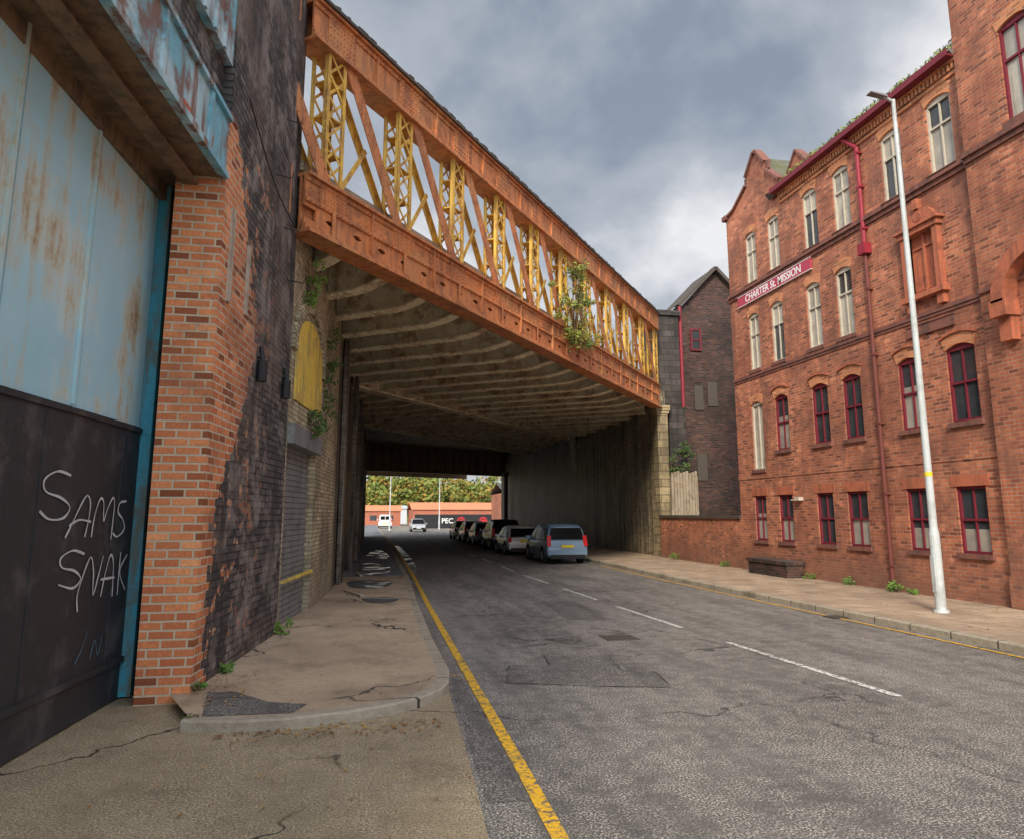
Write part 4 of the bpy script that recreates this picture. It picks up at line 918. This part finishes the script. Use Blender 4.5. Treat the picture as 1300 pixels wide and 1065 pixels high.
def weed(x,y,z,r,label,mat='leafgreen'):
    plant('weed_tuft',label,(x,y,z),[(random.gauss(0,r*.6),random.gauss(0,r*.6),random.uniform(.03,r*.9),r*.5) for i in range(7)],mat,.02+r*.06,26,group='weeds along the walls')
weed(-1.62,10.05,.11,.10,'small green weed at the foot of the brick wall')
weed(-1.25,13.0,.11,.17,'green weed at the foot of the shutter'); weed(-1.72,9.1,.11,.06,'small green weed at the foot of the brick pier');weed(-1.55,7.95,.05,.05,'small green weed at the foot of the brick pier')
for x,yv,r in ((12.95,16.9,.22),(12.95,16.3,.12),(12.98,18.8,.16),(12.98,20.6,.14),(12.97,23.9,.22),(13.0,26.0,.2),(12.98,30.5,.25)):
    weed(x,yv,.12,r,'leafy weeds at the foot of the red brick wall')
# ------------------------------------------------------------------ camera, light, world
cam=bpy.data.cameras.new('camera'); co=bpy.data.objects.new('camera',cam); COL.objects.link(co); S.camera=co
cam.sensor_width=36; cam.lens=36*950/1300; cam.shift_y=-45/1300; cam.clip_end=3000; cam.clip_start=.05
co.location=(0,0,2); co.rotation_euler=(math.radians(90+9.85),0,math.radians(-11.0))
sd=Vector((-.45,-1.0,.66)).normalized()
sun=bpy.data.lights.new('sun','SUN'); sun.energy=3.4; sun.angle=math.radians(10); sun.color=(1,.89,.72)
so=bpy.data.objects.new('sun',sun); COL.objects.link(so); so.rotation_euler=sd.to_track_quat('Z','Y').to_euler()
W_=bpy.data.worlds.new('World'); S.world=W_; W_.use_nodes=True; t=W_.node_tree; t.nodes.clear()
def nn(ty,**k):
    x=t.nodes.new(ty)
    for a,v in k.items(): setattr(x,a,v)
    return x
sky=nn('ShaderNodeTexSky',sky_type='NISHITA',sun_disc=False); sky.sun_elevation=math.asin(sd.z); sky.sun_rotation=math.atan2(sd.x,sd.y)
bg1=nn('ShaderNodeBackground'); bg1.inputs[1].default_value=.12; t.links.new(sky.outputs[0],bg1.inputs[0])
tc=nn('ShaderNodeTexCoord'); sp=nn('ShaderNodeSeparateXYZ'); t.links.new(tc.outputs['Generated'],sp.inputs[0])
def m(op,a,b=0):
    x=nn('ShaderNodeMath',operation=op)
    for i,v in enumerate((a,b)):
        if isinstance(v,(int,float)): x.inputs[i].default_value=v
        else: t.links.new(v,x.inputs[i])
    return x.outputs[0]
zz=m('ADD',m('MAXIMUM',sp.outputs[2],0.0),.62)
cb=nn('ShaderNodeCombineXYZ'); t.links.new(m('DIVIDE',sp.outputs[0],zz),cb.inputs[0]); t.links.new(m('DIVIDE',sp.outputs[1],zz),cb.inputs[1]); cb.inputs[2].default_value=3.3
no=nn('ShaderNodeTexNoise'); t.links.new(cb.outputs[0],no.inputs[0]); no.inputs['Scale'].default_value=3.2; no.inputs['Detail'].default_value=7; no.inputs['Roughness'].default_value=.52; no.inputs['Distortion'].default_value=.1
cr=nn('ShaderNodeValToRGB'); t.links.new(no.outputs[0],cr.inputs[0])
el=cr.color_ramp.elements; el[0].position=.36; el[0].color=(.27,.32,.39,1); el[1].position=.64; el[1].color=(.84,.84,.86,1)
e=cr.color_ramp.elements.new(.5); e.color=(.44,.48,.54,1)
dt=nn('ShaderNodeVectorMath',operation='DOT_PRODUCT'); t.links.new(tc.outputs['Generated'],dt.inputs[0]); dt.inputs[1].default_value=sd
gl=m('ADD',m('MULTIPLY',m('POWER',m('MAXIMUM',m('ADD',m('MULTIPLY',dt.outputs['Value'],.8),.2),0),1.5),3.6),1.05)  # sky glow added around the sun direction, behind the camera, to lift ambient light
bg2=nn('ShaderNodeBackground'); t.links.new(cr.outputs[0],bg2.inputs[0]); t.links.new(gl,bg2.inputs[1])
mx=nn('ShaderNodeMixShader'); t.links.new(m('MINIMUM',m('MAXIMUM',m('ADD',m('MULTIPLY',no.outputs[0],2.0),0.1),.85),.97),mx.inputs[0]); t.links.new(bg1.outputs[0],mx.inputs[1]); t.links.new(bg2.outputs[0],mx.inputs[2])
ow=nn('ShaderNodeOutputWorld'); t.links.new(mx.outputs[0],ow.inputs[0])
S.view_settings.view_transform='Standard'; S.view_settings.look='None'; S.view_settings.exposure=0
